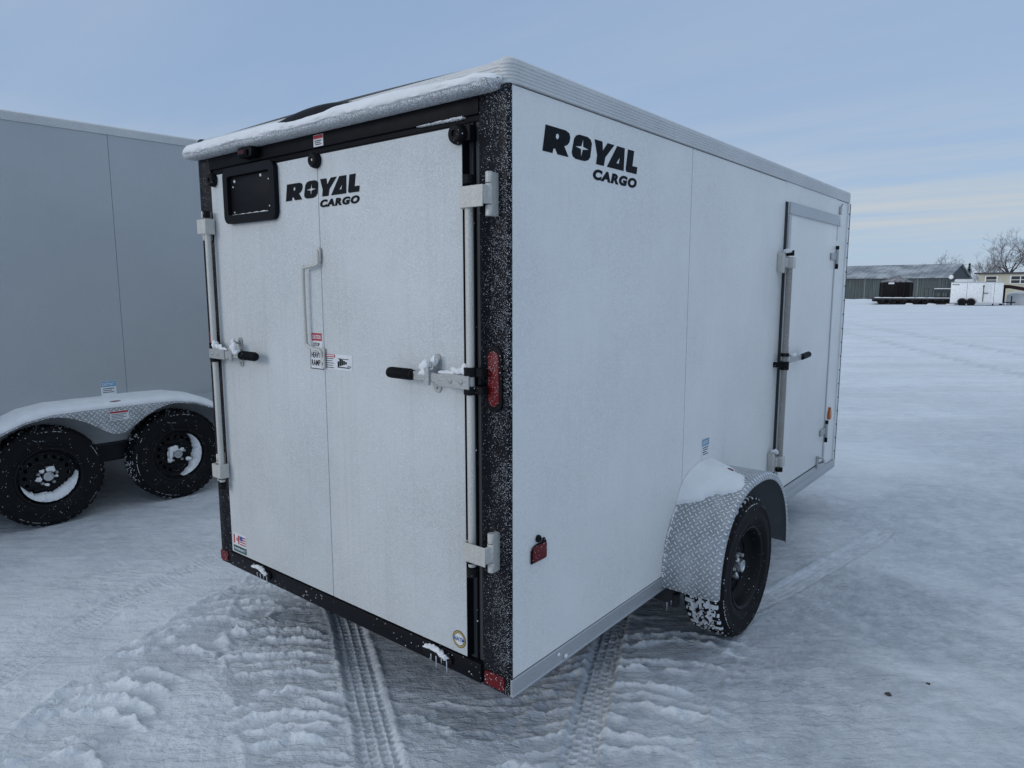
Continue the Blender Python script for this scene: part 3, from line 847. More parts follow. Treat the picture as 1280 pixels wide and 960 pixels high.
def handle(par, x, s, z=1.075):
    """s = +1: bar on the right, handle runs to the left"""
    b = MB(); b.tube([(x, -.045, z+.012), (x, -.045, z+.042)], .023, 14); b.tube([(x, -.045, z-.048), (x, -.045, z-.020)], .023, 14)
    b.box(min(x, x+s*.05), max(x, x+s*.05), -.045, .012, z-.045, z-.02); b.box(min(x, x+s*.05), max(x, x+s*.05), -.045, .012, z+.012, z+.038)
    P(b, 'bar_guide', M['rubber'], parent=par, bevel=.002, seg=1, split=True)
    b = MB()
    X = lambda d: x-s*d
    def seg(d0, d1, y0, y1, z0, z1): b.box(min(X(d0), X(d1)), max(X(d0), X(d1)), y0, y1, z0, z1)
    seg(-.012, .125, -.068, -.061, z-.030, z+.016); seg(.08, .15, -.063, -.056, z-.026, z+.012)
    seg(.14, .262, -.062, -.053, z-.018, z+.012)
    for d in (.022, .07): b.lathe([(0, .009), (.004, .008), (.005, 0)], (X(d), -.068, z-.007), (0, -1, 0), n=12)
    P(b, 'lever', M['galv'], parent=par, bevel=.002, seg=1)
    b = MB(); d0, d1 = .255, .385
    b.tube([(X(d0), -.058, z-.002), (X(d0+.004), -.058, z-.002), (X(d1-.006), -.060, z-.001), (X(d1), -.060, z-.001)], [.013, .0185, .0185, .013], 16)
    for k in range(9): b.tube([(X(d0+.016+k*.0115), -.059, z-.001), (X(d0+.021+k*.0115), -.059, z-.001)], .0205, 14)
    P(b, 'grip', M['rubber'], parent=par, smooth=True)
    # keeper plate on the door
    b = MB(); xc = X(.182); on_plane(poly_curve([rrect(0, .036, 0, .135, .0175), circle(.018, .017, .005, 10), circle(.018, .118, .005, 10)], .02), 'rear', xc-.018, z-.062, .012, mb=b, proud=.005)
    b.box(xc-.006, xc+.006, -.062, -.016, z+.012, z+.020); b.box(xc-.012, xc+.012, -.070, -.060, z-.030, z+.030)
    b.tube([(xc, -.02, z+.045), (xc, -.045, z+.055), (xc+.012, -.060, z+.030)], .005, 8)
    P(b, 'keeper_plate', M['galv'], parent=par, bevel=.001, seg=1)
    b = MB(); b.blob((X(.20), -.058, z+.030), (.022, .016, .024), 4, .3); b.blob((X(.212), -.052, z+.008), (.018, .014, .016), 9, .3); b.blob((X(.17), -.04, z+.052), (.010, .012, .016), 19, .3)
    b.blob((X(.05), -.05, z+.024), (.026, .012, .013), 12, .35); b.blob((X(.018), -.05, z+.034), (.014, .014, .02), 14, .3); b.blob((X(.10), -.055, z+.018), (.03, .009, .006), 17, .3)
    P(b, 'snow_clump', M['snow'], parent=par, smooth=True, split=True)
lock_bar(dR, -.128, 1); handle(dR, -.128, 1); lock_bar(dL, -1.770, -1); handle(dL, -1.770, -1)

# crank rod between the doors
b = MB(); pts = smooth_path([(-.957, -.024, 1.515), (-.956, -.026, 1.475), (-.965, -.030, 1.462), (-1.028, -.036, 1.452), (-1.044, -.036, 1.432), (-1.046, -.034, 1.18), (-1.040, -.032, 1.142), (-1.0, -.03, 1.128), (-.962, -.028, 1.122), (-.955, -.026, 1.10)], 6)
b.tube(pts, .0068, 10)
on_plane(poly_curve([rrect(0, .024, 0, .060, .009), circle(.012, .046, .004, 10)], .02), 'rear', -.969, 1.470, .018, mb=b, proud=.006)
on_plane(poly_curve([rrect(0, .026, 0, .082, .009), circle(.013, .018, .005, 10), circle(.013, .058, .005, 10)], .02), 'rear', -.968, 1.052, .018, mb=b, proud=.006)
P(b, 'pull_rod', M['bar'], parent=dL, smooth=True, angle=40)

# stickers on the doors and header
def sticker(par, rects, texts, name='sticker'):
    """rects: (x0,x1,z0,z1,mat,level), texts: (string,x,z,w,h,mat,level)"""
    ms = []; b = MB()
    def mi(m):
        if m not in ms: ms.append(m)
        return ms.index(m)
    for x0, x1, z0, z1, m, lv in rects: rect('rear', x0, x1, z0, z1, PL+lv*.0006, b, mi(m), .0005)
    for s, x, z, w, h, m, lv in texts: on_plane(txt(s), 'rear', x, z, PL+lv*.0006, w=w, h=h, mb=b, mi=mi(m), proud=.0005)
    return P(b, name, [M[m] for m in ms], parent=par)
sticker(dL, [(-1.037, -.968, 1.130, 1.192, 'sticker', 0), (-1.036, -.969, 1.160, 1.191, 'stred', 1)], [('CAUTION', -1.031, 1.167, .056, .017, 'sticker', 2), ('STOP', -1.026, 1.138, .042, .014, 'ink', 1)])
sticker(dL, [(-1.050, -.962, 1.044, 1.128, 'sticker', 0), (-1.050, -.962, 1.044, 1.047, 'ink', 1), (-1.050, -1.0475, 1.047, 1.128, 'ink', 1), (-.9645, -.962, 1.047, 1.128, 'ink', 1)], [('HEAVY', -1.042, 1.090, .058, .024, 'ink', 1), ('RAMP', -1.042, 1.058, .058, .024, 'ink', 1)])
rs_ = [(-.951, -.778, 1.050, 1.112, 'sticker', 0), (-.949, -.885, 1.099, 1.110, 'stred', 1), (-.945, -.89, 1.103, 1.107, 'sticker', 2)]
for k in range(5): rs_.append((-.947, -.895-.008*(k % 2), 1.092-k*.009, 1.0945-k*.009, 'ink', 1))
# little line drawing of a trailer coupling, as bars
for k in range(5): rs_.append((-.870+k*.012, -.860+k*.012, 1.064+k*.003, 1.085+.004*((k*3) % 4), 'ink', 1))
rs_ += [(-.872, -.795, 1.060, 1.0635, 'ink', 1), (-.868, -.80, 1.094, 1.0965, 'ink', 1), (-.808, -.785, 1.066, 1.069, 'ink', 1)]
sticker(dR, rs_, [])
# flags sticker
fl = [(-1.758, -1.640, .086, .182, 'sticker', 0), (-1.754, -1.732, .128, .172, 'stred', 1), (-1.714, -1.703, .128, .172, 'stred', 1), (-1.728, -1.718, .142, .158, 'stred', 1), (-1.698, -1.672, .150, .172, 'stblue', 2), (-1.757, -1.641, .087, .118, 'stgreen', 1)]
fl[1] = (-1.754, -1.743, .128, .172, 'stred', 1)
for k in range(4): fl.append((-1.698, -1.645, .128+k*.0125, .1335+k*.0125, 'stred', 1))
sticker(dL, fl, [('WARRANTY', -1.752, .096, .104, .012, 'sticker', 2)])
# round certification badge
b = MB(); cx, cz = -.224, .132
for r_, mi_, lv in ((.034, 0, 0), (.0325, 1, 1), (.022, 0, 2)):
    on_plane(poly_curve([circle(0, 0, r_, 32)], .02), 'rear', cx-r_, cz-r_, PL+lv*.0005, mb=b, mi=mi_, proud=.0005)
on_plane(poly_curve([circle(0, 0, .030, 32), circle(0, 0, .024, 32)], .02), 'rear', cx-.030, cz-.030, PL+.0010, mb=b, mi=2, proud=.0006)
on_plane(txt('NATM'), 'rear', cx-.026, cz-.007, PL+.0018, w=.052, h=.015, mb=b, mi=3, proud=.0005)
P(b, 'sticker', [M['sticker'], M['ink'], M['stgold'], M['stblue']], parent=dR)
# header sticker
b = MB(); b.box(-.992, -.930, .0008, .0018, 1.918, 1.962, 0); b.box(-.990, -.932, -.0002, .0008, 1.947, 1.960, 1)
for k in range(3): b.box(-.985+.002*k, -.940-.006*(k % 2), -.0002, .0008, 1.938-k*.007, 1.941-k*.007, 2)
P(b, 'sticker', [M['sticker'], M['stred'], M['ink']])

# tail lamp in the right post, reflectors at the feet, hooded sill lamps under snow
def oval(x0, x1, z0, z1): return rrect(x0, x1, z0, z1, min(x1-x0, z1-z0)/2-.0005, 10)
for (x0, x1) in ((-.084, -.034), (-W_+.034, -W_+.084)):
    b = MB(); b.prism(oval(x0-.007, x1+.007, .973, 1.187), 1, -.010, .006); o = P(b, 'tail_lamp', M['rubber'], bevel=.003)
    b = MB(); b.prism(oval(x0+.003, x1-.002, .990, 1.170), 1, -.0135, -.0105); P(b, 'lens', M['red'], parent=o, bevel=.003)
for (x0, x1) in ((-.112, -.024), (-W_+.006, -W_+.072)):
    b = MB(); b.prism(rrect(x0, x1, .002, .052, .010), 1, -.006, .0035); P(b, 'reflector', M['red'], bevel=.0015, seg=1)
for xc in (-1.515, -.335):
    b = MB(); b.prism(rrect(xc-.075, xc+.075, .012, .056, .02), 1, -.018, -.004); o = P(b, 'sill_lamp', M['rubber'], bevel=.002)
    b = MB()
    for k in range(12):
        u_ = k/11*2-1; b.blob((xc+u_*.050, -.022, .060-.010*u_*u_-.006*u_), (.013, .012, .008*(1-.5*u_*u_)), k+int(xc*10), .35, 2)
    for k in range(4): b.blob((xc+.02+k*.010, -.024, .050-.003*k), (.007, .007, .007), 60+k, .4, 2)
    P(b, 'snow_clump', M['snow'], parent=o, smooth=True, split=True)
    for k in range(4):
        b = MB(); x = xc-.03+k*.027; ln = (.03, .045, .022, .05)[k]
        b.tube([(x, -.018, .030), (x, -.018, .030-ln)], [.0026, .0004], 6); P(b, 'icicle', M['iceglass'], parent=o)

# snow-laden rain lip over the doors
def lip_mesh(x0, x1, n, f):
    b = MB(); rows = 18
    for i in range(n+1):
        x = x0+(x1-x0)*i/n
        ring = f(x, i/n, rows)
        for q in ring: b.v.append((x+q[2], q[0], q[1]))
    L = rows
    for i in range(n):
        for k in range(L):
            k2 = (k+1) % L
            b.f.append((i*L+k, (i+1)*L+k, (i+1)*L+k2, i*L+k2)); b.m.append(0)
    b.f.append(tuple(range(L))); b.m.append(0); b.f.append(tuple((n)*L+k for k in reversed(range(L)))); b.m.append(0)
    return b
def core(x, t, rows):
    hump = max(0, 1-((x+.93)/.36)**2)
    e = min(1, (1-abs(2*t-1))*40)**.5
    out = []
    for k in range(rows):
        a = 2*PI*k/rows; ca, sa = math.cos(a), math.sin(a); yy = -.024-.044*(abs(ca)**.7)*(1 if ca > 0 else -1)*e; zz = 1.988+(.021 if sa < 0 else .016)*(abs(sa)**.7)*(1 if sa > 0 else -1)*e
        out.append((min(yy, .018), zz, 0))
    return out
P(lip_mesh(-1.945, -.02, 120, core), 'rain_lip', dusted('lip_crusted_with_frost', (.36, .37, .38), .9, 330, .6, size=.95, patchy=False), smooth=True, angle=60)
def humpf(x, t, rows):
    hh = max(0, 1-((x+.93)/.37)**2)
    return [(-.022-.026*math.cos(2*PI*k/rows), 2.004+(.055*hh if math.sin(2*PI*k/rows) > 0 else .01)*math.sin(2*PI*k/rows), 0) for k in range(rows)]
P(lip_mesh(-1.295, -.565, 50, humpf), 'lip_spoiler', M['black'], smooth=True, angle=60)
_r = np.random.RandomState(5)
def snowlip(x, t, rows):
    bare = math.exp(-((x+.97)/.17)**4)                     # blown clear near the middle
    e = min(1, (1-abs(2*t-1))*14)**.55
    top = .040+.005*float(fbm(np.array([x*5]), np.array([2.])))-.018*bare
    if x > -.55: top -= .012*min(1, (x+.55)/.4)
    back = .012-.040*bare; out = []
    for k in range(rows):
        a = 2*PI*k/rows; sa, ca = math.sin(a), math.cos(a)
        yy = (back-.076)/2-((back+.076)/2)*(abs(ca)**.62*(1 if ca > 0 else -1))*(.30+.70*e)
        zz = 1.992+(top*(abs(sa)**.85) if sa > 0 else -.010*(abs(sa)**.6))*(.15+.85*e)
        if sa > 0: zz += .012*(ca*-.5)                     # heaped towards the roof, sloping to the front
        nz = .0045*float(fbm(np.array([x*34]), np.array([k*1.3]), 3))+.0035*float(fbm(np.array([x*9]), np.array([k*.5]))); zz += nz; yy += nz
        out.append((yy, zz, 0))
    return out
P(lip_mesh(-1.955, -.012, 150, snowlip), 'snow_ridge', M['snow'], smooth=True, angle=80, label='thick crusted snow lying along the lip over the rear doors')

# --- side door with frame, cam bar, handle, hinges
sd = MB(); sd.box(.002, .020, 2.562, 3.600, .112, 1.866); sdo = P(sd, 'side_door', M['sdoor'], bevel=.003)
b = MB()
b.box(.0205, .030, 2.560, 3.612, 1.800, 1.868); b.box(.0205, .0285, 2.555, 2.590, 1.585, 1.798)
b.box(.0215, .027, 2.568, 2.590, .112, 1.584); b.box(.0205, .024, 3.575, 3.600, .13, 1.60)
P(b, 'door_edging', M['alum'], parent=sdo, bevel=.002, seg=1)
b = MB(); b.box(-.003, .014, 2.5535, 2.5605, .052, 1.868); b.box(-.003, .010, 3.6015, 3.6075, .052, 1.868); b.box(.0, .012, 2.562, 3.6, .104, .1115); b.box(-.005, .001, 2.5545, 3.6495, .050, 1.871)
P(b, 'door_gasket', M['seam'])
b = MB(); b.box(.002, .0075, 3.6085, 3.6485, .052, 1.871); P(b, 'door_post', M['whiteplastic'])
b = MB(); b.box(.0065, .024, 2.50, 3.66, .052, .103); b.box(.0065, .018, 2.07, L_, -.008, .0505); b.box(.002, .016, 3.6, 3.645, .1035, .215); P(b, 'door_threshold', M['alum'], bevel=.002)
bx, by = .052, 2.520
b = MB(); b.tube([(bx, by, .30), (bx, by, 1.53)], .0175, 16); P(b, 'locking_bar', dusted('worn_bar', (.30, .28, .26), .25, 240, .5, .4), parent=sdo, smooth=True)
b = MB(); b.tube([(bx, by, 1.555), (bx, by, 1.585)], .023, 14); b.tube([(bx, by, .262), (bx, by, .288)], .022, 14); b.tube([(bx, by, .885), (bx, by, .935)], .026, 14); b.tube([(bx, by, .965), (bx, by, .985)], .024, 14)
b.box(.0, bx, by-.045, by-.02, .90, .93); P(b, 'bar_collar', M['rubber'], parent=sdo, smooth=True, split=True)
for z in (1.515, .325):
    b = MB(); b.box(bx-.022, bx+.026, by-.022, by+.026, z-.032, z+.032); b.tube([(.030, by-.055, z-.06), (.030, by-.055, z+.06)], .013, 12)
    b.box(.028, bx, by-.056, by-.01, z-.028, z+.028); b.box(.001, .028, by-.066, by-.044, z-.055, z+.055); P(b, 'hinge_cam', M['bar'], parent=sdo, bevel=.003)
b = MB(); b.box(bx+.014, bx+.022, by-.01, by+.26, .925, .958); b.box(.022, .026, by+.12, by+.155, .865, 1.01); b.box(.026, bx+.018, by+.13, by+.142, .955, .963)
P(b, 'lever', M['galv'], parent=sdo, bevel=.002)
b = MB(); b.tube([(bx+.02, by+.25, .942), (bx+.02, by+.256, .942), (bx+.024, by+.385, .950), (bx+.024, by+.39, .950)], [.012, .019, .019, .012], 14); P(b, 'grip', M['rubber'], parent=sdo, smooth=True)
b = MB(); b.blob((bx+.02, by+.10, .968), (.014, .03, .012), 3, .3); b.blob((bx, by-.05, 1.58), (.02, .02, .012), 5, .3); b.blob((bx-.01, by-.05, .392), (.02, .02, .014), 6, .3); P(b, 'snow_clump', M['snow'], parent=sdo, smooth=True, split=True)
for z in (1.585, .335):
    b = MB(); b.box(.024, .030, 3.47, 3.60, z-.024, z+.024); b.box(.008, .014, 3.61, 3.665, z-.03, z+.03); b.tube([(.030, 3.606, z-.05), (.030, 3.606, z+.05)], .011, 12)
    o = P(b, 'hinge', M['galv'], parent=sdo, bevel=.002)
    b = MB(); b.tube([(.030, 3.606, z-.085), (.030, 3.606, z-.051)], .012, 10); b.tube([(.030, 3.606, z+.051), (.030, 3.606, z+.075)], .012, 10); P(b, 'hinge_pin', M['rubber'], parent=sdo, split=True)
b = MB(); b.box(.0205, .032, 3.42, 3.455, .085, .175); b.tube([(.03, 3.44, .165), (.055, 3.46, .16), (.058, 3.475, .13), (.03, 3.49, .118)], .008, 8); P(b, 'door_holdback', M['galv'], parent=sdo, bevel=.002)
b = MB(); b.prism(oval(3.63, 3.70, 1.795, 1.865), 0, .008, .032); b.box(.008, .020, 3.625, 3.655, 1.70, 1.80); o = P(b, 'porch_lamp', M['whiteplastic'], bevel=.004)
b = MB(); b.box(.008, .016, 3.605, 3.635, 1.765, 1.868); b.box(.001, .012, 3.70, 3.735, 1.885, 1.94); b.tube([(.01, 3.715, 1.94), (.02, 3.715, 1.96)], .006, 6); P(b, 'lamp_bracket', M['galv'], bevel=.002, split=True)
b = MB(); b.prism(rrect(3.725, 3.775, .395, .462, .012), 0, .0012, .018); b.tube([(.003, 3.755, .46), (.010, 3.755, .485)], .010, 8); P(b, 'marker_lamp', [M['amber']], bevel=.003)
# chequer-red side marker with grommet
b = MB(); b.prism([(.108, .430), (.108, .475), (.122, .490), (.135, .494), (.170, .496), (.178, .508), (.186, .508), (.196, .492), (.196, .440), (.185, .430)], 0, .0015, .007)
o = P(b, 'marker_lamp', M['rubber'], bevel=.004)
b = MB(); b.prism(rrect(.112, .192, .434, .491, .008), 0, .0075, .0115); P(b, 'lens', M['red'], parent=o, bevel=.002)
b = MB(); b.lathe([(0, .013), (.006, .013), (.010, .010), (.011, .004), (.006, .003), (.006, 0)], (.0015, .150, .512), n=20); P(b, 'grommet', M['rubber'], parent=o, smooth=True)
# tyre sticker by the fender
b = MB(); b.box(.0004, .0012, 1.495, 1.580, .530, .628, 0); b.box(.0012, .0018, 1.497, 1.578, .592, .626, 1)
for k in range(4): b.box(.0012, .0018, 1.505+.004*(k % 2), 1.570-.01*(k % 3), .580-k*.011, .584-k*.011, 2)
on_plane(txt('DETNT'), 'side', 1.505, .600, .0018, w=.062, h=.018, mb=b, mi=0, proud=.0006)
P(b, 'sticker', [M['sticker'], M['stblue2'], M['ink']])

# --- wheels, axle, fenders
AY, WR = 1.535, .345
AZ = G+WR-.006
wh = wheel(tr, (.148-ROOT[0], AY-ROOT[1], AZ-ROOT[2]), r=WR, seed=1, snow=.60, rx=.4)
b = MB(); b.blob((.056, -.02, .054), (.008, .012, .008), 3, .3); b.blob((.056, -.055, -.01), (.006, .008, .010), 5, .3); b.build('snow_clump', M['snow'], wh, smooth=True, split=True)
wheel(tr, (-W_-.148-ROOT[0], AY-ROOT[1], AZ-ROOT[2]), flip=True, r=WR, seed=1)
b = MB(); b.tube([(-W_-.05, AY, AZ), (.05, AY, AZ)], .032, 12)
for x in (-.22, -W_+.22):
    for k in range(3): b.box(x-.022, x+.022, AY-.42+k*.09, AY+.42-k*.09, AZ-.06+k*-.010+.02, AZ-.052+k*-.010+.02)
    b.box(x-.03, x+.03, AY-.46, AY-.42, -.10, -.02); b.box(x-.03, x+.03, AY+.42, AY+.46, -.10, -.02)
P(b, 'axle', M['underside'])
b = MB(); b.box(-.12, .03, 1.12, 1.30, -.075, -.010); b.box(.01, .05, 1.16, 1.20, -.11, -.05); P(b, 'fender_bracket', M['underside'], bevel=.004)
for k in range(6):
    b = MB(); x, y, l = .02+.006*k, 1.125+.03*k, (.05, .03, .06, .035, .05, .03)[k]; b.tube([(x, y, -.07), (x, y, -.07-l)], [.003, .0004], 6); P(b, 'icicle', M['iceglass'])

FC, FRY, FRZ = 1.577, .478, .470
def fpt(t, grow=0.):
    c, s = math.cos(t), math.sin(t); e = .86
    return (FC-(FRY+grow)*(abs(c)**e)*(1 if c > 0 else -1), .005+(FRZ+grow)*(abs(s)**e))
def fender(mb, x0, x1, mi=0):
    n = 48; tt = [PI*i/n for i in range(n+1)]; sgn = 1 if x1 > x0 else -1
    sect = [(0, 0), (.25, 0), (.5, 0), (.75, 0), (.94, 0), (.985, -.004), (1., -.012), (1., -.035), (.985, -.035), (.97, -.014), (.9, -.007), (.3, -.006), (0, -.006)]
    uvs = []; s_len = 0; prev = None; Ls = len(sect); base = len(mb.v)
    for t in tt:
        y0, z0 = fpt(t)
        if prev: s_len += math.hypot(y0-prev[0], z0-prev[1])
        prev = (y0, z0)
        for (u_, g) in sect:
            y, z = fpt(t, g)
            mb.v.append((x0+(x1-x0)*u_, y, z)); uvs.append((s_len, (x1-x0)*u_ + g))
    for i in range(n):
        for k in range(Ls-1):
            mb.f.append((base+i*Ls+k, base+i*Ls+k+1, base+(i+1)*Ls+k+1, base+(i+1)*Ls+k)); mb.m.append(0 if k < 7 else 1)
    return uvs
def build_uv(mb, uvs, name, mats, parent, off, **kw):
    o = mb.build(name, mats, parent, off, **kw); me = o.data
    ul = me.uv_layers.new(name='UVMap')
    for lp in me.loops: ul.data[lp.index].uv = uvs[lp.vertex_index]
    return o
FX = .268
b = MB(); uv = fender(b, .002, FX); build_uv(b, uv, 'fender', [M['plate'], M['inner']], tr, ROOT, smooth=True, angle=50)
b = MB(); uv = fender(b, -W_-.002, -W_-FX); build_uv(b, uv, 'fender', [M['plate'], M['inner']], tr, ROOT, smooth=True, angle=50)
# snow sliding down the fender against the wall
b = MB(); n, m_ = 60, 24; th_ = {}
for i in range(n+1):
    t = .62+(2.15-.62)*i/n
    for k in range(m_+1):
        u_ = k/m_; x = .001+.262*u_
        reach = .95*math.exp(-((t-1.28)/.36)**2)+.05; ns = float(fbm(np.array([t*6]), np.array([u_*5.])))*.25
        hgt = .050*max(0, 1-(u_/max(.02, reach+ns*.5)))**.6*math.exp(-((t-1.3)/.42)**4)*(1+.3*ns) if u_ < reach+ns*.5 else -.006
        if hgt < .009: hgt = -.006
        y, z = fpt(t, hgt); b.v.append((x, y, z))
for i in range(n):
    for k in range(m_): b.f.append((i*(m_+1)+k, i*(m_+1)+k+1, (i+1)*(m_+1)+k+1, (i+1)*(m_+1)+k)); b.m.append(0)
P(b, 'snow_patch', M['snow'], smooth=True, angle=80)
b = MB()
rs = random.Random(2)
for k in range(70):
    t = rs.uniform(.05, 1.0); y, z = fpt(t, .001); b.blob((.004+rs.random()*.006, y, z), (.005, .006, .005), k, .3, 1)
P(b, 'snow_crust', M['snow'], smooth=True)['kind'] = 'stuff'
y, z = fpt(1.48, 0); b = MB(); b.blob((.135, y, z+.004), (.035, .03, .008), 1, .0, 3); o = P(b, 'fender_lamp', M['rubber'], smooth=True)
b = MB(); b.blob((.135, y, z+.013), (.024, .020, .016), 1, .0, 3); P(b, 'lens', M['red'], parent=o, smooth=True)

# ================================================================== SILVER TRAILER (left)
TH = math.radians(3)
OL = Vector((-4.19, -.07, G))
lt = tag(empty('enclosed_trailer', OL, -TH), 'silver grey enclosed trailer at the left with two black wheels under a snowy double fender', 'trailer')
# local frame: +y along the trailer, +x outwards, z from ground; origin at the rear wheel's contact
def Q(mb, name, mats, parent=lt, **kw): return mb.build(name, mats, parent, (0, 0, 0), **kw)
wx = -.24; LW = 2.1; Y0, Y1 = -3.0, 4.55; ZB, ZT = .50, 2.835
b = MB(); b.box(wx-LW+.006, wx-.006, Y0+.01, Y1-.01, ZB-.02, ZT-.01); Q(b, 'body_frame', M['seam'])
seams = [Y0, -1.80, -.575, .647, 1.868, 3.09, Y1]
for a, c in zip(seams[:-1], seams[1:]):
    for s in (0, 1):
        b = MB()
        if s == 0: b.box(wx-.006, wx, a+.0012, c-.0012, ZB, ZT)
        else: b.box(wx-LW, wx-LW+.006, a+.0012, c-.0012, ZB, ZT)
        Q(b, 'side_panel', M['silver'], bevel=.001, seg=1)
b = MB(); ribbed_strip(b, wx, Y0, Y1, ZT, 2.905, 1); ribbed_strip(b, wx-LW, Y0, Y1, ZT, 2.905, -1); Q(b, 'roof_trim', M['trim'], smooth=True, split=True)
b = MB(); ribbed_strip(b, Y0, wx-LW, wx, ZT, 2.905, along='x'); Q(b, 'roof_trim', M['trim'], smooth=True, split=True)
b = MB(); b.box(wx-LW+.05, wx-.05, Y0+.02, Y1, 2.885, 2.90); Q(b, 'roof', M['trim'])
b = MB(); b.box(wx-LW, wx, Y0-.01, Y0, ZB-.03, ZT); Q(b, 'rear_door', M['silver'], bevel=.004)
b = MB(); b.box(wx-LW, wx, Y1, Y1+.01, ZB-.03, ZT); Q(b, 'front_panel', M['silver'], bevel=.004)
b = MB(); b.box(wx-.004, wx+.005, Y0, -.46, ZB-.045, ZB+.01); b.box(wx-.004, wx+.005, 1.41, Y1, ZB-.045, ZB+.01); Q(b, 'bottom_rail', M['alum'], bevel=.002, split=True)
b = MB(); b.box(wx-LW+.05, wx-.05, Y0+.05, Y1-.05, .34, ZB-.021); b.box(wx-.02, wx-.012, -.46, 1.41, .36, ZB-.001); Q(b, 'chassis', M['underside'])
b = MB(); b.box(wx, wx+.035, -.38, 1.34, ZB+.012, .80); Q(b, 'wheel_well', mat('well_lining', (.42, .44, .46), .5))
for yy, rx_, nm in ((.02, .5, 'a'), (.925, 1.3, 'b')):
    w1 = wheel(lt, (-.105, yy, .358), rx=0, r=.362, w=.21, seed=4, snow=.06)
    w2 = wheel(lt, (wx-LW-.1, yy, .358), flip=True, r=.362, w=.21, seed=4)
    if nm == 'a':
        crescent(-1.45, 1.5, .060, seed=3, ragged=.5, x1=.088).build('snow_patch', M['snow'], w1, smooth=True)
        b = MB()
        for (a_, r_, k) in ((1.2, .052, 1.5), (2.3, .055, .9), (3.35, .060, 1.15), (-.1, .05, .7), (4.5, .06, .75)):
            b.blob((.058, r_*math.cos(a_), r_*math.sin(a_)), (.014, .017*k, .014*k), int(a_*10), .3)
        b.build('snow_clump', M['snow'], w1, smooth=True, split=True)
        b = MB(); b.box(.0305, .0325, -.042, -.012, -.155, -.115, 0); b.box(.0325, .0330, -.036, -.018, -.150, -.128, 1); b.build('sticker', [M['sticker'], M['amber']], w1)
    else:
        crescent(-.22, 1.25, .048, seed=9, ragged=.45, x1=.088).build('snow_patch', M['snow'], w1, smooth=True)
        b = MB(); b.blob((.055, -.055, .01), (.02, .022, .045), 3, .35); b.blob((.055, -.03, .045), (.018, .04, .024), 6, .35); b.blob((.055, -.062, -.04), (.015, .02, .02), 11, .3); b.blob((.05, .085, -.055), (.012, .022, .014), 8, .3); b.blob((.05, .03, .03), (.012, .022, .014), 9, .3)
        b.build('snow_clump', M['snow'], w1, smooth=True, split=True)
b = MB()
for yy in (.02, .925): b.tube([(wx-LW, yy, .36), (wx+.05, yy, .36)], .035, 10)
b.box(wx-.16, wx-.10, -.35, 1.3, .42, .50); Q(b, 'axle', M['underside'])
# tandem fender: outer skirt with scalloped bottom, top sheet
def topz(y):
    pts = [(-.46, .44), (-.42, .56), (-.34, .66), (-.25, .715), (-.10, .775), (.06, .803), (.25, .808), (.48, .808), (.71, .808), (.90, .803), (1.06, .775), (1.21, .715), (1.30, .66), (1.38, .56), (1.42, .44)]
    for (a, za), (c, zc) in zip(pts[:-1], pts[1:]):
        if a <= y <= c: return za+(zc-za)*(y-a)/(c-a)
    return .44
def botz(y):
    y = .96-y if y > .48 else y
    pts = [(-.46, .44), (-.42, .44), (-.40, .50), (-.34, .615), (-.25, .70), (-.12, .768), (.0, .790), (.10, .785), (.18, .765), (.26, .728), (.34, .675), (.40, .632), (.44, .612), (.48, .606)]
    for (a, za), (c, zc) in zip(pts[:-1], pts[1:]):
        if a <= y <= c: return za+(zc-za)*(y-a)/(c-a)
    return .44
ys_ = np.linspace(-.46, 1.42, 120); b = MB(); uvs = []
OX = .028
for y in ys_:
    zt, zb = topz(y), min(botz(y), topz(y)-.004)
    for k in range(6): z = zb+(zt-.012-zb)*k/5; b.v.append((OX, y, z)); uvs.append((y, z))
    for (x, z) in ((OX-.003, zt-.004), (OX-.012, zt), (OX-.09, zt+.006), (wx+.002, zt+.006), (wx+.002, zt), (OX-.012, zt-.008), (OX-.008, zt-.014), (OX-.008, zb)):
        b.v.append((x, y, z)); uvs.append((y, z+OX-x))
Ls = 14
for i in range(len(ys_)-1):
    for k in range(Ls): k2 = (k+1) % Ls; b.f.append((i*Ls+k, i*Ls+k2, (i+1)*Ls+k2, (i+1)*Ls+k)); b.m.append(0 if k < 9 else 1)
build_uv(b, uvs, 'fender', [M['plateL'], M['inner']], lt, (0, 0, 0), smooth=True, angle=40)
# snow blanket on it
b = MB(); ys2 = np.linspace(-.455, 1.415, 110); m_ = 12
for y in ys2:
    e = max(0., 1-abs((y-.48)/.935)**6)**.5
    for k in range(m_+1):
        u_ = k/m_; x = wx+.001+(OX-.004-wx)*u_
        prof = (1-u_**3.2)**.5
        hh = (.052*prof+.008)*(.25+.75*e)*(1+.12*float(fbm(np.array([y*3.]), np.array([u_*2.]))))
        b.v.append((x, y, topz(y)+.004+hh))
    b.v.append((OX-.006, y, topz(y)-.001))
Ls = m_+2
for i in range(len(ys2)-1):
    for k in range(Ls-1): b.f.append((i*Ls+k, i*Ls+k+1, (i+1)*Ls+k+1, (i+1)*Ls+k)); b.m.append(0)
Q(b, 'snow_blanket', M['snow'], smooth=True, angle=80, label='smooth snow lying on top of the long double fender')
b = MB(); b.blob((-.012, .483, .845), (.012, .048, .010), 1, 0); Q(b, 'fender_lamp', M['red'], smooth=True)
b = MB(); b.box(OX+.0005, OX+.0015, .425, .555, .712, .782, 0); b.box(OX+.0015, OX+.0020, .428, .552, .765, .779, 1)
for k in range(4): b.box(OX+.0015, OX+.0020, .435, .54-.02*(k % 2), .753-k*.011, .757-k*.011, 2)
Q(b, 'sticker', [M['sticker'], M['stred'], M['ink']])
b = MB(); b.box(wx+.0005, wx+.0012, .462, .570, .86, .978, 0); b.box(wx+.0012, wx+.0018, .464, .568, .935, .976, 1)
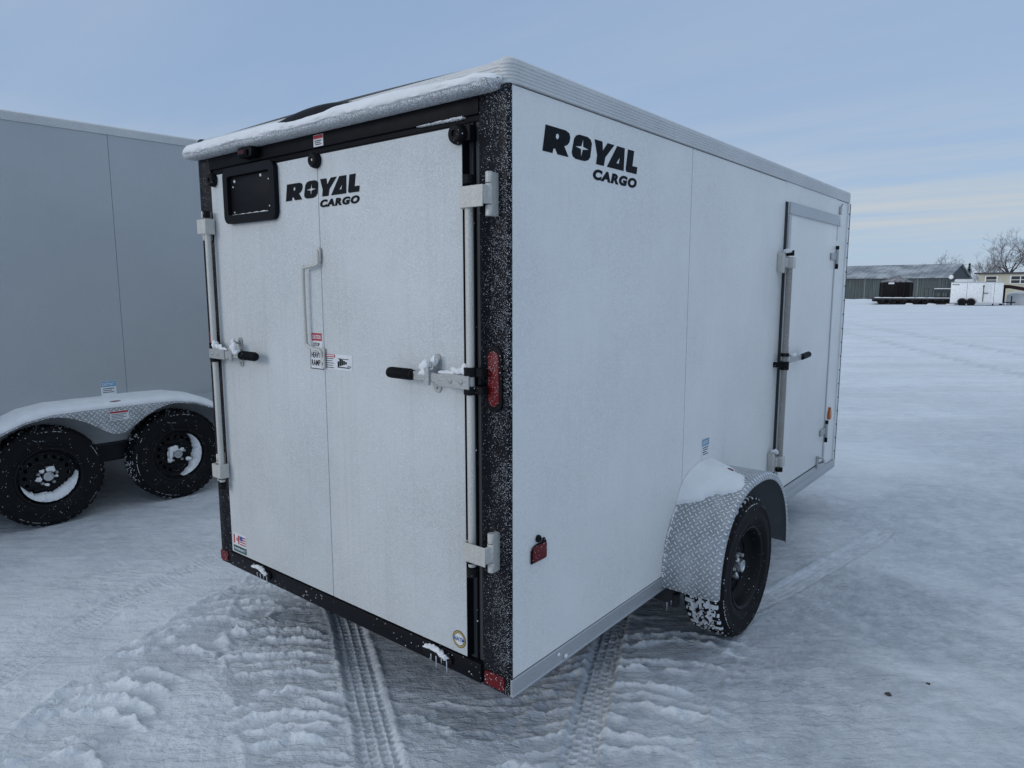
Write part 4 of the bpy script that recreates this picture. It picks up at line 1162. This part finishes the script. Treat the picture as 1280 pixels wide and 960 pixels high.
on_plane(txt('DETNT'), 'side', .472, .944, wx+.0018, w=.086, h=.022, mb=b, mi=0, proud=.0006)
for k in range(3): b.box(wx+.0012, wx+.0018, .475, .555-.015*(k % 2), .918-k*.014, .923-k*.014, 2)
Q(b, 'sticker', [M['sticker'], M['stblue2'], M['ink']])

# ================================================================== BACKGROUND
def ribbed_metal(name, col, freq, bumpd=.05, axisx=True, rust=0., snowy=0.):
    m, t, p = newmat(name); v = t.coord()
    sp = t.n.new('ShaderNodeSeparateXYZ'); t.link(v, sp.inputs[0])
    wv = t.math('SINE', t.math('MULTIPLY', sp.outputs[0 if axisx else 1], freq))
    vs = t.coord(scale=(3.2, 3.2, .35)); n1 = t.noise(vs, 1., 5, .65)
    c = t.mix(t.ramp(n1, .3, .7), tuple(x*.72 for x in col), tuple(x*1.25 for x in col))
    if rust: c = t.mix(t.math('MULTIPLY', t.ramp(t.noise(v, .5, 5), .55, .7), rust), c, (.12, .07, .05))
    if snowy: c = t.mix(t.math('MULTIPLY', t.ramp(t.noise(v, .35, 6, .65), .42, .6), snowy), c, (.75, .78, .8))
    t.link(c, p.inputs['Base Color']); p.inputs['Roughness'].default_value = .6; p.inputs['Metallic'].default_value = .1
    t.link(t.bump(wv, 1., bumpd), p.inputs['Normal']); return m
BR = Vector((-11.7, 100.47, G-.05)); d = Vector((.9925, -.12, 0)).normalized(); rz = math.atan2(d.y, d.x)
barn = tag(empty('metal_barn', BR, rz), 'long low weathered green grey metal barn with pitched roof behind the parked trailers', 'barn')
mw = ribbed_metal('barn_wall_sheet', (.105, .125, .125), 14, .08, rust=.25); mr = ribbed_metal('barn_roof_sheet', (.22, .24, .26), 10, .08, snowy=.5)
mg = ribbed_metal('barn_gable_sheet', (.10, .115, .12), 14, .08, axisx=False)
BL, BD, EH, RH = 26., 10., 3.0, 4.68       # local: +x to the right end at 0, +y back
rid = 5.0
b = MB(); b.box(-BL, 0, 0, .12, 0, EH); b.box(-BL, 0, BD-.12, BD, 0, EH); b.build('wall', mw, barn, split=True)
b = MB(); poly = [(.12, 0), (BD-.12, 0), (BD-.12, EH-.02), (rid, RH-.05), (.12, EH-.02)]
b.prism(poly, 0, -.12, 0.004); b.prism(poly, 0, -BL, -BL+.12); b.build('gable', mg, barn, split=True)
b = MB(); ov = .35
def slope(ya, za, yb, zb):
    n = 2; b.add([(-BL-.3, ya, za), (.3, ya, za), (.3, yb, zb), (-BL-.3, yb, zb), (-BL-.3, ya, za-.09), (.3, ya, za-.09), (.3, yb, zb-.09), (-BL-.3, yb, zb-.09)], [(0, 1, 2, 3), (4, 7, 6, 5), (0, 4, 5, 1), (1, 5, 6, 2), (2, 6, 7, 3), (3, 7, 4, 0)])
sl = (RH-EH)/rid
slope(-ov, EH-ov*sl+.06, rid, RH+.06); slope(BD+ov, EH-ov*sl+.06, rid, RH+.06); b.build('roof', mr, barn, split=True)
b = MB()
for k in range(2): b.box(-2.6-k*12, -1.1-k*12, -.03, .0, 1.55, 2.55)
b.build('barn_door', mat('barn_door_sheet', (.07, .085, .09), .6), barn, split=True)
b = MB()
for k in range(8): b.box(-BL+k*3.2+.2, -BL+k*3.2+.34, -.04, .0, 0, EH-.1)
b.build('wall_batten', mat('batten_grey', (.17, .19, .19), .6), barn, split=True)
b = MB(); b.lathe([(0, 0), (0, .25), (.08, .26), (.14, .20), (.15, 0)], (.45, -.35, 2.95), (.1, -1, 0), n=24); b.tube([(.45, -.3, 2.95), (.0, .3, 2.9)], .05, 8); b.build('satellite_dish', mat('dish_white', (.86, .86, .86), .4, bump=0), barn, smooth=True)

# black poly tank on the flatbed
ft_root = Vector((-11.2, 75.3, G)); d = Vector((6.36, 1.04, 0)).normalized(); rz = math.atan2(d.y, d.x)
fb = tag(empty('flatbed_trailer', ft_root, rz), 'low dark flatbed trailer with snow dusted deck carrying the black tank', 'trailer')
mdk = mat('dark_steel', (.025, .026, .03), .6)
b = MB(); b.box(-3.3, 4.2, -1.2, 1.2, .50, .64); b.box(-3.5, -3.3, -1.2, 1.2, .30, .64)
for k in range(12): b.box(-3.2+k*.62, -3.12+k*.62, -1.23, 1.23, .38, .5)
b.box(-3.3, 4.2, -.5, -.38, .28, .5); b.box(-3.3, 4.2, .38, .5, .28, .5); b.build('deck_frame', mdk, fb)
b = MB(); b.box(-3.3, 4.2, -1.22, 1.22, .641, .70); b.build('snow_cover', M['snow'], fb)
for xk in (-2.7, -1.75, -.8, .15, 1.1):
    for yy in (-1.02, 1.02):
        e = MB(); e.lathe([(-.12, .0), (-.12, .33), (-.09, .37), (.09, .37), (.12, .33), (.12, .18), (.08, .15), (.08, 0)], (xk, yy, .37), (0, -1 if yy < 0 else 1, 0), n=24); e.build('wheel', M['tyre'], fb, smooth=True)
b = MB()
for k, x in enumerate((-.3, 1.5, 3.1)): b.blob((x, -1.35, .05), (.35, .3, .12), k, .3, 2)
b.build('snow_clump', M['snow'], fb, smooth=True, split=True)
b = MB(); b.box(-3.0, 4.0, -.3, .3, .12, .3); b.build('running_gear', mdk, fb)
b = MB()
for k in range(5): b.box(1.7+k*.55, 1.78+k*.55, -.9, .9, .70, 1.50)
b.box(1.7, 4.0, -.95, -.85, 1.15, 1.50); b.box(1.7, 4.0, .85, .95, 1.15, 1.50); b.box(1.7, 4.0, -.9, .9, .70, .80); b.build('stake_rack', mat('weathered_rack', (.045, .05, .055), .7), fb)
b = MB(); b.box(1.68, 4.02, -.97, .97, 1.501, 1.57); b.build('rack_snow', M['snow'], fb)
tk = tag(empty('storage_tank', (-13.05, 76.9, G+.70)), 'squat round black poly tank with snowy cone lid on the flatbed', 'tank')
b = MB(); b.lathe([(0, 0), (0, 1.36), (.12, 1.44), (1.30, 1.44), (1.44, 1.40), (1.52, 1.30)], (0, 0, 0), (0, 0, 1), n=48)
for k in range(14): a = 2*PI*k/14; b.box(1.44*math.cos(a)-.05, 1.44*math.cos(a)+.05, 1.44*math.sin(a)-.05, 1.44*math.sin(a)+.05, .05, 1.4)
b.build('tank_wall', mat('black_poly', (.012, .010, .011), .5, spec=.1), tk, smooth=True)
b = MB(); b.lathe([(1.47, 1.38), (1.66, 1.12), (1.86, .68), (1.98, .28), (1.98, 0)], (0, 0, 0), (0, 0, 1), n=40, mi=0)
b.lathe([(1.98, .30), (2.09, .30), (2.09, 0)], (0, 0, 0), (0, 0, 1), n=24, mi=0)
for k in range(16): a = 2*PI*k/16; b.tube([(1.38*math.cos(a), 1.38*math.sin(a), 1.49), (.30*math.cos(a), .30*math.sin(a), 1.98)], .04, 6, mi=0)
b.build('tank_lid', mat('lid_snow_mix', (.20, .19, .20), .7, vs=2.5, var=.75, bump=0), tk, smooth=True)
b = MB(); b.box(-.42, .08, -1.47, -1.44, 1.28, 1.44); b.build('tank_label', M['sticker'], tk)

# small white cargo trailer far off
wr = Vector((-5.8, 71.95, G)); d = Vector((3.82, .38, 0)).normalized(); rz = math.atan2(d.y, d.x)
fw_ = tag(empty('cargo_trailer', wr, rz), 'small distant white cargo trailer with tandem wheels parked in front of the barn', 'trailer')
b = MB(); b.box(-1.93, 1.93, 0, 2.0, .30, 2.10); b.build('body', mat('far_white_skin', (.84, .85, .85), .4, bump=0), fw_, bevel=.03)
b = MB(); b.box(-1.96, 1.96, -.015, .05, 2.04, 2.14); b.box(-1.95, 1.95, -.012, .03, .24, .32); b.build('edge_trim', M['alum'], fw_, split=True)
b = MB()
for x in (-.72, .62, 1.28): b.box(x, x+.02, -.004, 0, .32, 2.04)
b.build('seam', M['seam'], fw_, split=True)
b = MB(); b.box(.46, 1.08, -.025, -.002, .36, 1.95); sdx = b.build('door', M['whiteplastic'], fw_)
b = MB(); b.tube([(.50, -.05, .40), (.50, -.05, 1.80)], .03, 8); b.box(.44, .56, -.07, -.02, 1.7, 1.82); b.box(.5, .86, -.09, -.05, 1.12, 1.18); b.build('locking_bar', M['seam'], sdx)
b = MB(); on_plane(LOGO, 'rear', -1.83, 1.85, .002, w=.55, h=.09, mb=b); b.build('lettering', M['ink'], fw_)
for x in (-1.0, -.34):
    b = MB(); b.lathe([(-.09, 0), (-.09, .30), (-.06, .335), (.06, .335), (.09, .30), (.09, .16), (.05, .14), (.05, 0)], (x, -.06, .33), (0, -1, 0), n=28); b.build('wheel', M['tyre'], fw_, smooth=True)
b = MB()
n = 12
for x in (-1.0, -.34):
    pts = [(x+.42*math.cos(PI*i/n), .36+.38*math.sin(PI*i/n)) for i in range(n+1)]
    for (a, za), (c, zc) in zip(pts[:-1], pts[1:]): b.add([(a, -.2, za), (c, -.2, zc), (c, .0, zc), (a, .0, za)], [(0, 1, 2, 3)])
b.build('fender', M['alum'], fw_)
b = MB(); b.box(1.9, 2.9, .93, 1.07, .30, .40); b.tube([(2.6, 1.0, .0), (2.6, 1.0, .9)], .05, 8); b.box(1.2, 1.32, .1, .16, 0, .3); b.build('tongue', M['underside'], fw_)

# dark gooseneck trailer at the right edge
gn = tag(empty('gooseneck_trailer', (-2.6, 74.3, G), .08), 'dark rusty gooseneck trailer arching up at the right edge behind the small white trailer', 'trailer')
mrs = mat('rusty_steel', (.030, .018, .018), .7, vs=3, var=.4, spec=.1)
b = MB()
b.box(-1.65, -1.40, -.9, .9, .0, .35); b.box(-1.68, -1.30, -.92, -.60, .35, 1.62); b.box(-1.62, -1.42, .65, .85, .35, 1.62)
b.prism([(-1.75, 1.55), (-1.75, 1.88), (-1.0, 1.86), (.2, 1.62), (.9, 1.40), (1.2, 1.0), (1.45, .55), (4.8, .55), (4.8, .30), (1.1, .30), (.82, .78), (.55, 1.18), (.0, 1.36), (-1.0, 1.56)], 1, -.9, -.62)
b.prism([(-1.75, 1.55), (-1.75, 1.88), (-1.0, 1.86), (.2, 1.62), (.9, 1.40), (1.2, 1.0), (1.45, .55), (4.8, .55), (4.8, .30), (1.1, .30), (.82, .78), (.55, 1.18), (.0, 1.36), (-1.0, 1.56)], 1, .62, .9)
b.box(-1.9, -1.7, -.3, .3, .9, 1.7); b.box(-1.75, -1.0, -.6, .6, 1.6, 1.75); b.box(-1.35, -1.28, -.88, -.80, .0, 1.55)
b.build('gooseneck_frame', mrs, gn)
b = MB(); b.box(1.3, 4.8, -1.1, 1.1, .56, .66); b.build('deck', mrs, gn)
for xk in (3.0, 3.9):
    b = MB(); b.lathe([(-.1, 0), (-.1, .34), (.1, .34), (.1, .2), (.06, 0)], (xk, -1.15, .35), (0, -1, 0), n=20); b.build('wheel', M['tyre'], gn, smooth=True)
# white tarped load beneath the neck
tp = MB(); tp.blob((0, 0, .58), (.92, .7, .72), 6, .05, 4)
for i, v in enumerate(tp.v):
    x, y, z = v; tp.v[i] = (max(-.78, min(.72, x*1.15)), max(-.55, min(.55, y*1.2)), max(-.05, min(1.30-.12*abs(x)**2, z)))
o = tp.build('snow_pile', M['snow'], smooth=True, angle=70); o.location = (-3.05, 75.9, G)
tag(o, 'rounded white snow heap under the arch of the dark gooseneck trailer', 'snow pile')
b = MB(); b.box(-.75, .75, -.6, .6, 0, .62); b.box(-.7, .7, -.55, .55, .62, .70)
for s in (-1, 1): b.box(s*.60-.06, s*.60+.06, -.62, .62, -1.75, .0)
o = b.build('vent_box', M['whiteplastic'], bevel=.03); o.location = (-7.6, 79.5, G+1.75); tag(o, 'small pale box on legs peeking over the left end of the distant white trailer', 'box')

# tan building
M_glass = mat('dark_glass', (.02, .024, .03), .15)
HR = Vector((-8.2, 97.9, G)); d = Vector((4.7, -6.7, 0)).normalized(); rz = math.atan2(d.y, d.x)
HR = Vector((-8.25, 97.85, G)); d = Vector((7.6, -2.2, 0)).normalized(); rz = math.atan2(d.y, d.x)
hs = tag(empty('office_building', HR, rz), 'low cream building with dark flat roof edge and small windows at the right edge', 'building')
b = MB(); b.box(0, 16, 0, 7, 0, 3.18); b.build('wall', mat('cream_siding', (.50, .47, .37), .7, vs=1.2), hs)
b = MB(); b.box(-.35, 16.3, -.35, 7.3, 3.18, 3.36); b.build('roof', mat('dark_roof_edge', (.05, .05, .055), .6), hs)
for (x0, x1) in ((.78, 1.95), (3.35, 5.25), (7.2, 8.6), (10.5, 12.4)):
    b = MB(); b.box(x0-.09, x1+.09, -.05, 0, 2.05, 2.98); w = b.build('window', M['whiteplastic'], hs)
    b = MB(); nn = 1 if x1-x0 < 1.5 else 2; ww = (x1-x0)/nn
    for i in range(nn):
        for (za, zb) in ((2.12, 2.46), (2.53, 2.90)): b.box(x0+i*ww+.05, x0+(i+1)*ww-.05, -.058, -.0505, za, zb)
    b.build('pane', M_glass, w, split=True)

# frosted bare trees
def bare_tree(loc, h, spread, seed, label, depth=6, lean=0.):
    rs = random.Random(seed); root = empty('bare_tree', loc); tag(root, label, 'tree', 'bare winter trees beyond the yard')
    tb, cb = MB(), MB()
    def grow(p, d, L, r, lv):
        n = 3; pts = [p]; q = Vector(p)
        for i in range(n):
            d = (d+Vector((rs.uniform(-1, 1), rs.uniform(-1, 1), rs.uniform(-.3, .6)))*.16).normalized(); q = q+d*L/n; pts.append(q.copy())
        (tb if lv < 2 else cb).tube(pts, [max(.007, r*(1-.45*i/n)) for i in range(n+1)], 6 if lv < 2 else 3, cap=False)
        if lv >= depth: return
        for k in range(rs.choice((2, 3, 3)) if lv else 6):
            a = rs.uniform(0, 2*PI); tilt = rs.uniform(.3, .85)*spread
            o1 = d.orthogonal().normalized(); o2 = d.cross(o1)
            nd = (d*math.cos(tilt)+(o1*math.cos(a)+o2*math.sin(a))*math.sin(tilt)+Vector((0, 0, .12))).normalized()
            start = pts[rs.choice((1, 2, 3, 3))]
            grow(start, nd, L*rs.uniform(.58, .82), r*.56, lv+1)
    grow(Vector((0, 0, 0)), Vector((lean, 0, 1)).normalized(), h*.30, h*.018, 0)
    tb.build('trunk', M_bark, root, smooth=True); cb.build('crown', M_twig, root, smooth=True)
    return root
M_bark = mat('bark', (.07, .062, .058), .9); M_twig = mat('frosted_twigs', (.19, .18, .19), .9, var=.5, vs=1.5)
bare_tree((-6.0, 113, G), 10.6, 1.15, 3, 'tallest bare frosted tree rising behind the cream building', 7)
bare_tree((-3.2, 114, G), 9.8, 1.1, 8, 'bare frosted tree at the right edge behind the cream building', 7)
bare_tree((-10.3, 118.5, G), 7.6, .9, 5, 'slim bare tree standing in the gap right of the barn', 6)
bare_tree((-8.6, 116.5, G), 7.6, 1., 15, 'short bare tree close beside the left end of the cream building', 6)
bare_tree((-15.6, 123, G), 8.2, 1.1, 11, 'bare tree top showing over the barn roof ridge', 6)
bare_tree((-.5, 115, G), 8.6, 1., 21, 'bare tree farthest right beyond the cream building', 6)
# dead conifer in the gap
ct = empty('pine_tree', (-10.9, 112.5, G)); tag(ct, 'small dark ragged pine between the barn gable and the cream building', 'tree')
b = MB(); b.tube([(0, 0, 0), (.1, 0, 4.9)], [.14, .03], 8); b.build('trunk', M_bark, ct)
b = MB(); rs = random.Random(9)
for k in range(1500):
    z = rs.uniform(.8, 4.9); R = (5.0-z)/4.2*.95+.08; a = rs.uniform(0, 2*PI); rad = R*rs.random()**.6*(.6+.4*math.sin(z*7+a))
    c = Vector((rad*math.cos(a)+.08, rad*math.sin(a), z-.15*rad)); s = rs.uniform(.05, .11)
    v1 = Vector((math.cos(a), math.sin(a), rs.uniform(-.5, .3)))*s*1.8; v2 = Vector((-math.sin(a), math.cos(a), rs.uniform(-.4, .4)))*s*.5
    b.add([c-v1, c+v2, c+v1, c-v2], [(0, 1, 2, 3)])
b.build('crown', mat('dark_needles', (.035, .045, .04), .9), ct)

# dirt crumbs on the snow
for (x, y, r, l) in ((.907, 1.384, .012, 'dark frozen mud crumb lying on the open snow, the nearer of two'), (1.024, 1.577, .008, 'dark frozen mud crumb lying on the open snow, the smaller and farther of two')):
    b = MB(); b.blob((0, 0, 0), (r, r*.8, r*.5), int(r*1e4), .3, 2); o = b.build('mud_crumb', mat('frozen_mud', (.06, .05, .045), .8), smooth=True)
    hh, _, _ = height(np.array([[x]]), np.array([[y]])); o.location = (x, y, float(hh[0, 0])+r*.3); tag(o, l, 'debris', 'mud crumbs on the snow')

# ================================================================== light
EL, AZ_ = math.radians(17), math.radians(205)          # low veiled sun behind the camera's left
w = bpy.data.worlds.new('World'); S.world = w; w.use_nodes = True
t = NT(w); bg = w.node_tree.nodes['Background']
sky = t.n.new('ShaderNodeTexSky'); sky.sky_type = 'NISHITA'; sky.sun_disc = False; sky.sun_elevation = EL; sky.sun_rotation = AZ_
sky.air_density = 1.0; sky.dust_density = .6; sky.ozone_density = 1.2; sky.altitude = 600
tc = t.n.new('ShaderNodeTexCoord'); sp = t.n.new('ShaderNodeSeparateXYZ'); t.link(tc.outputs['Generated'], sp.inputs[0])
zz = t.math('ADD', t.math('MAXIMUM', sp.outputs[2], 0.), .07)
cx_ = t.math('DIVIDE', sp.outputs[0], zz); cy_2 = t.math('DIVIDE', sp.outputs[1], zz)
cb = t.n.new('ShaderNodeCombineXYZ'); t.link(cx_, cb.inputs[0]); t.link(cy_2, cb.inputs[1])
mp = t.n.new('ShaderNodeMapping'); mp.inputs['Scale'].default_value = (.20, .75, 1); mp.inputs['Rotation'].default_value = (0, 0, math.radians(20)); t.link(cb.outputs[0], mp.inputs[0])
n1 = t.noise(mp.outputs[0], 1.6, 6, .55)
cl = t.ramp(n1, .40, .68)
CLOUD = (2.75, 3.85, 5.75); CLOUD2 = (4.5, 4.95, 5.35); CLOUD3 = (5.2, 6.0, 6.9)
z_ = sp.outputs[2]
base = t.mix(.80, sky.outputs[0], CLOUD)
low = t.math('MULTIPLY', t.ramp(z_, .22, .09), t.ramp(z_, .035, .085))      # pale bank of cloud just over the horizon
c = t.mix(t.math('ADD', t.math('MULTIPLY', low, t.math('ADD', .18, t.math('MULTIPLY', cl, .82))), t.math('MULTIPLY', cl, .20), clamp=True), base, CLOUD2)
c = t.mix(t.ramp(z_, .50, .85), c, CLOUD3)                                   # greyer, brighter deck overhead
t.link(c, bg.inputs['Color']); bg.inputs['Strength'].default_value = .10
sd_ = bpy.data.lights.new('sun', 'SUN'); sd_.energy = .6; sd_.angle = math.radians(25); sd_.color = (1., .96, .9)
so = bpy.data.objects.new('sun', sd_); COL.objects.link(so)
sdir = Vector((math.sin(AZ_)*math.cos(EL), math.cos(AZ_)*math.cos(EL), math.sin(EL)))
so.rotation_euler = sdir.to_track_quat('Z', 'Y').to_euler(); so.location = sdir*50
vs = S.view_settings; vs.view_transform = 'Standard'; vs.look = 'None'; vs.gamma = 1; vs.use_curve_mapping = False; vs.exposure = .24
S.display_settings.display_device = 'sRGB'
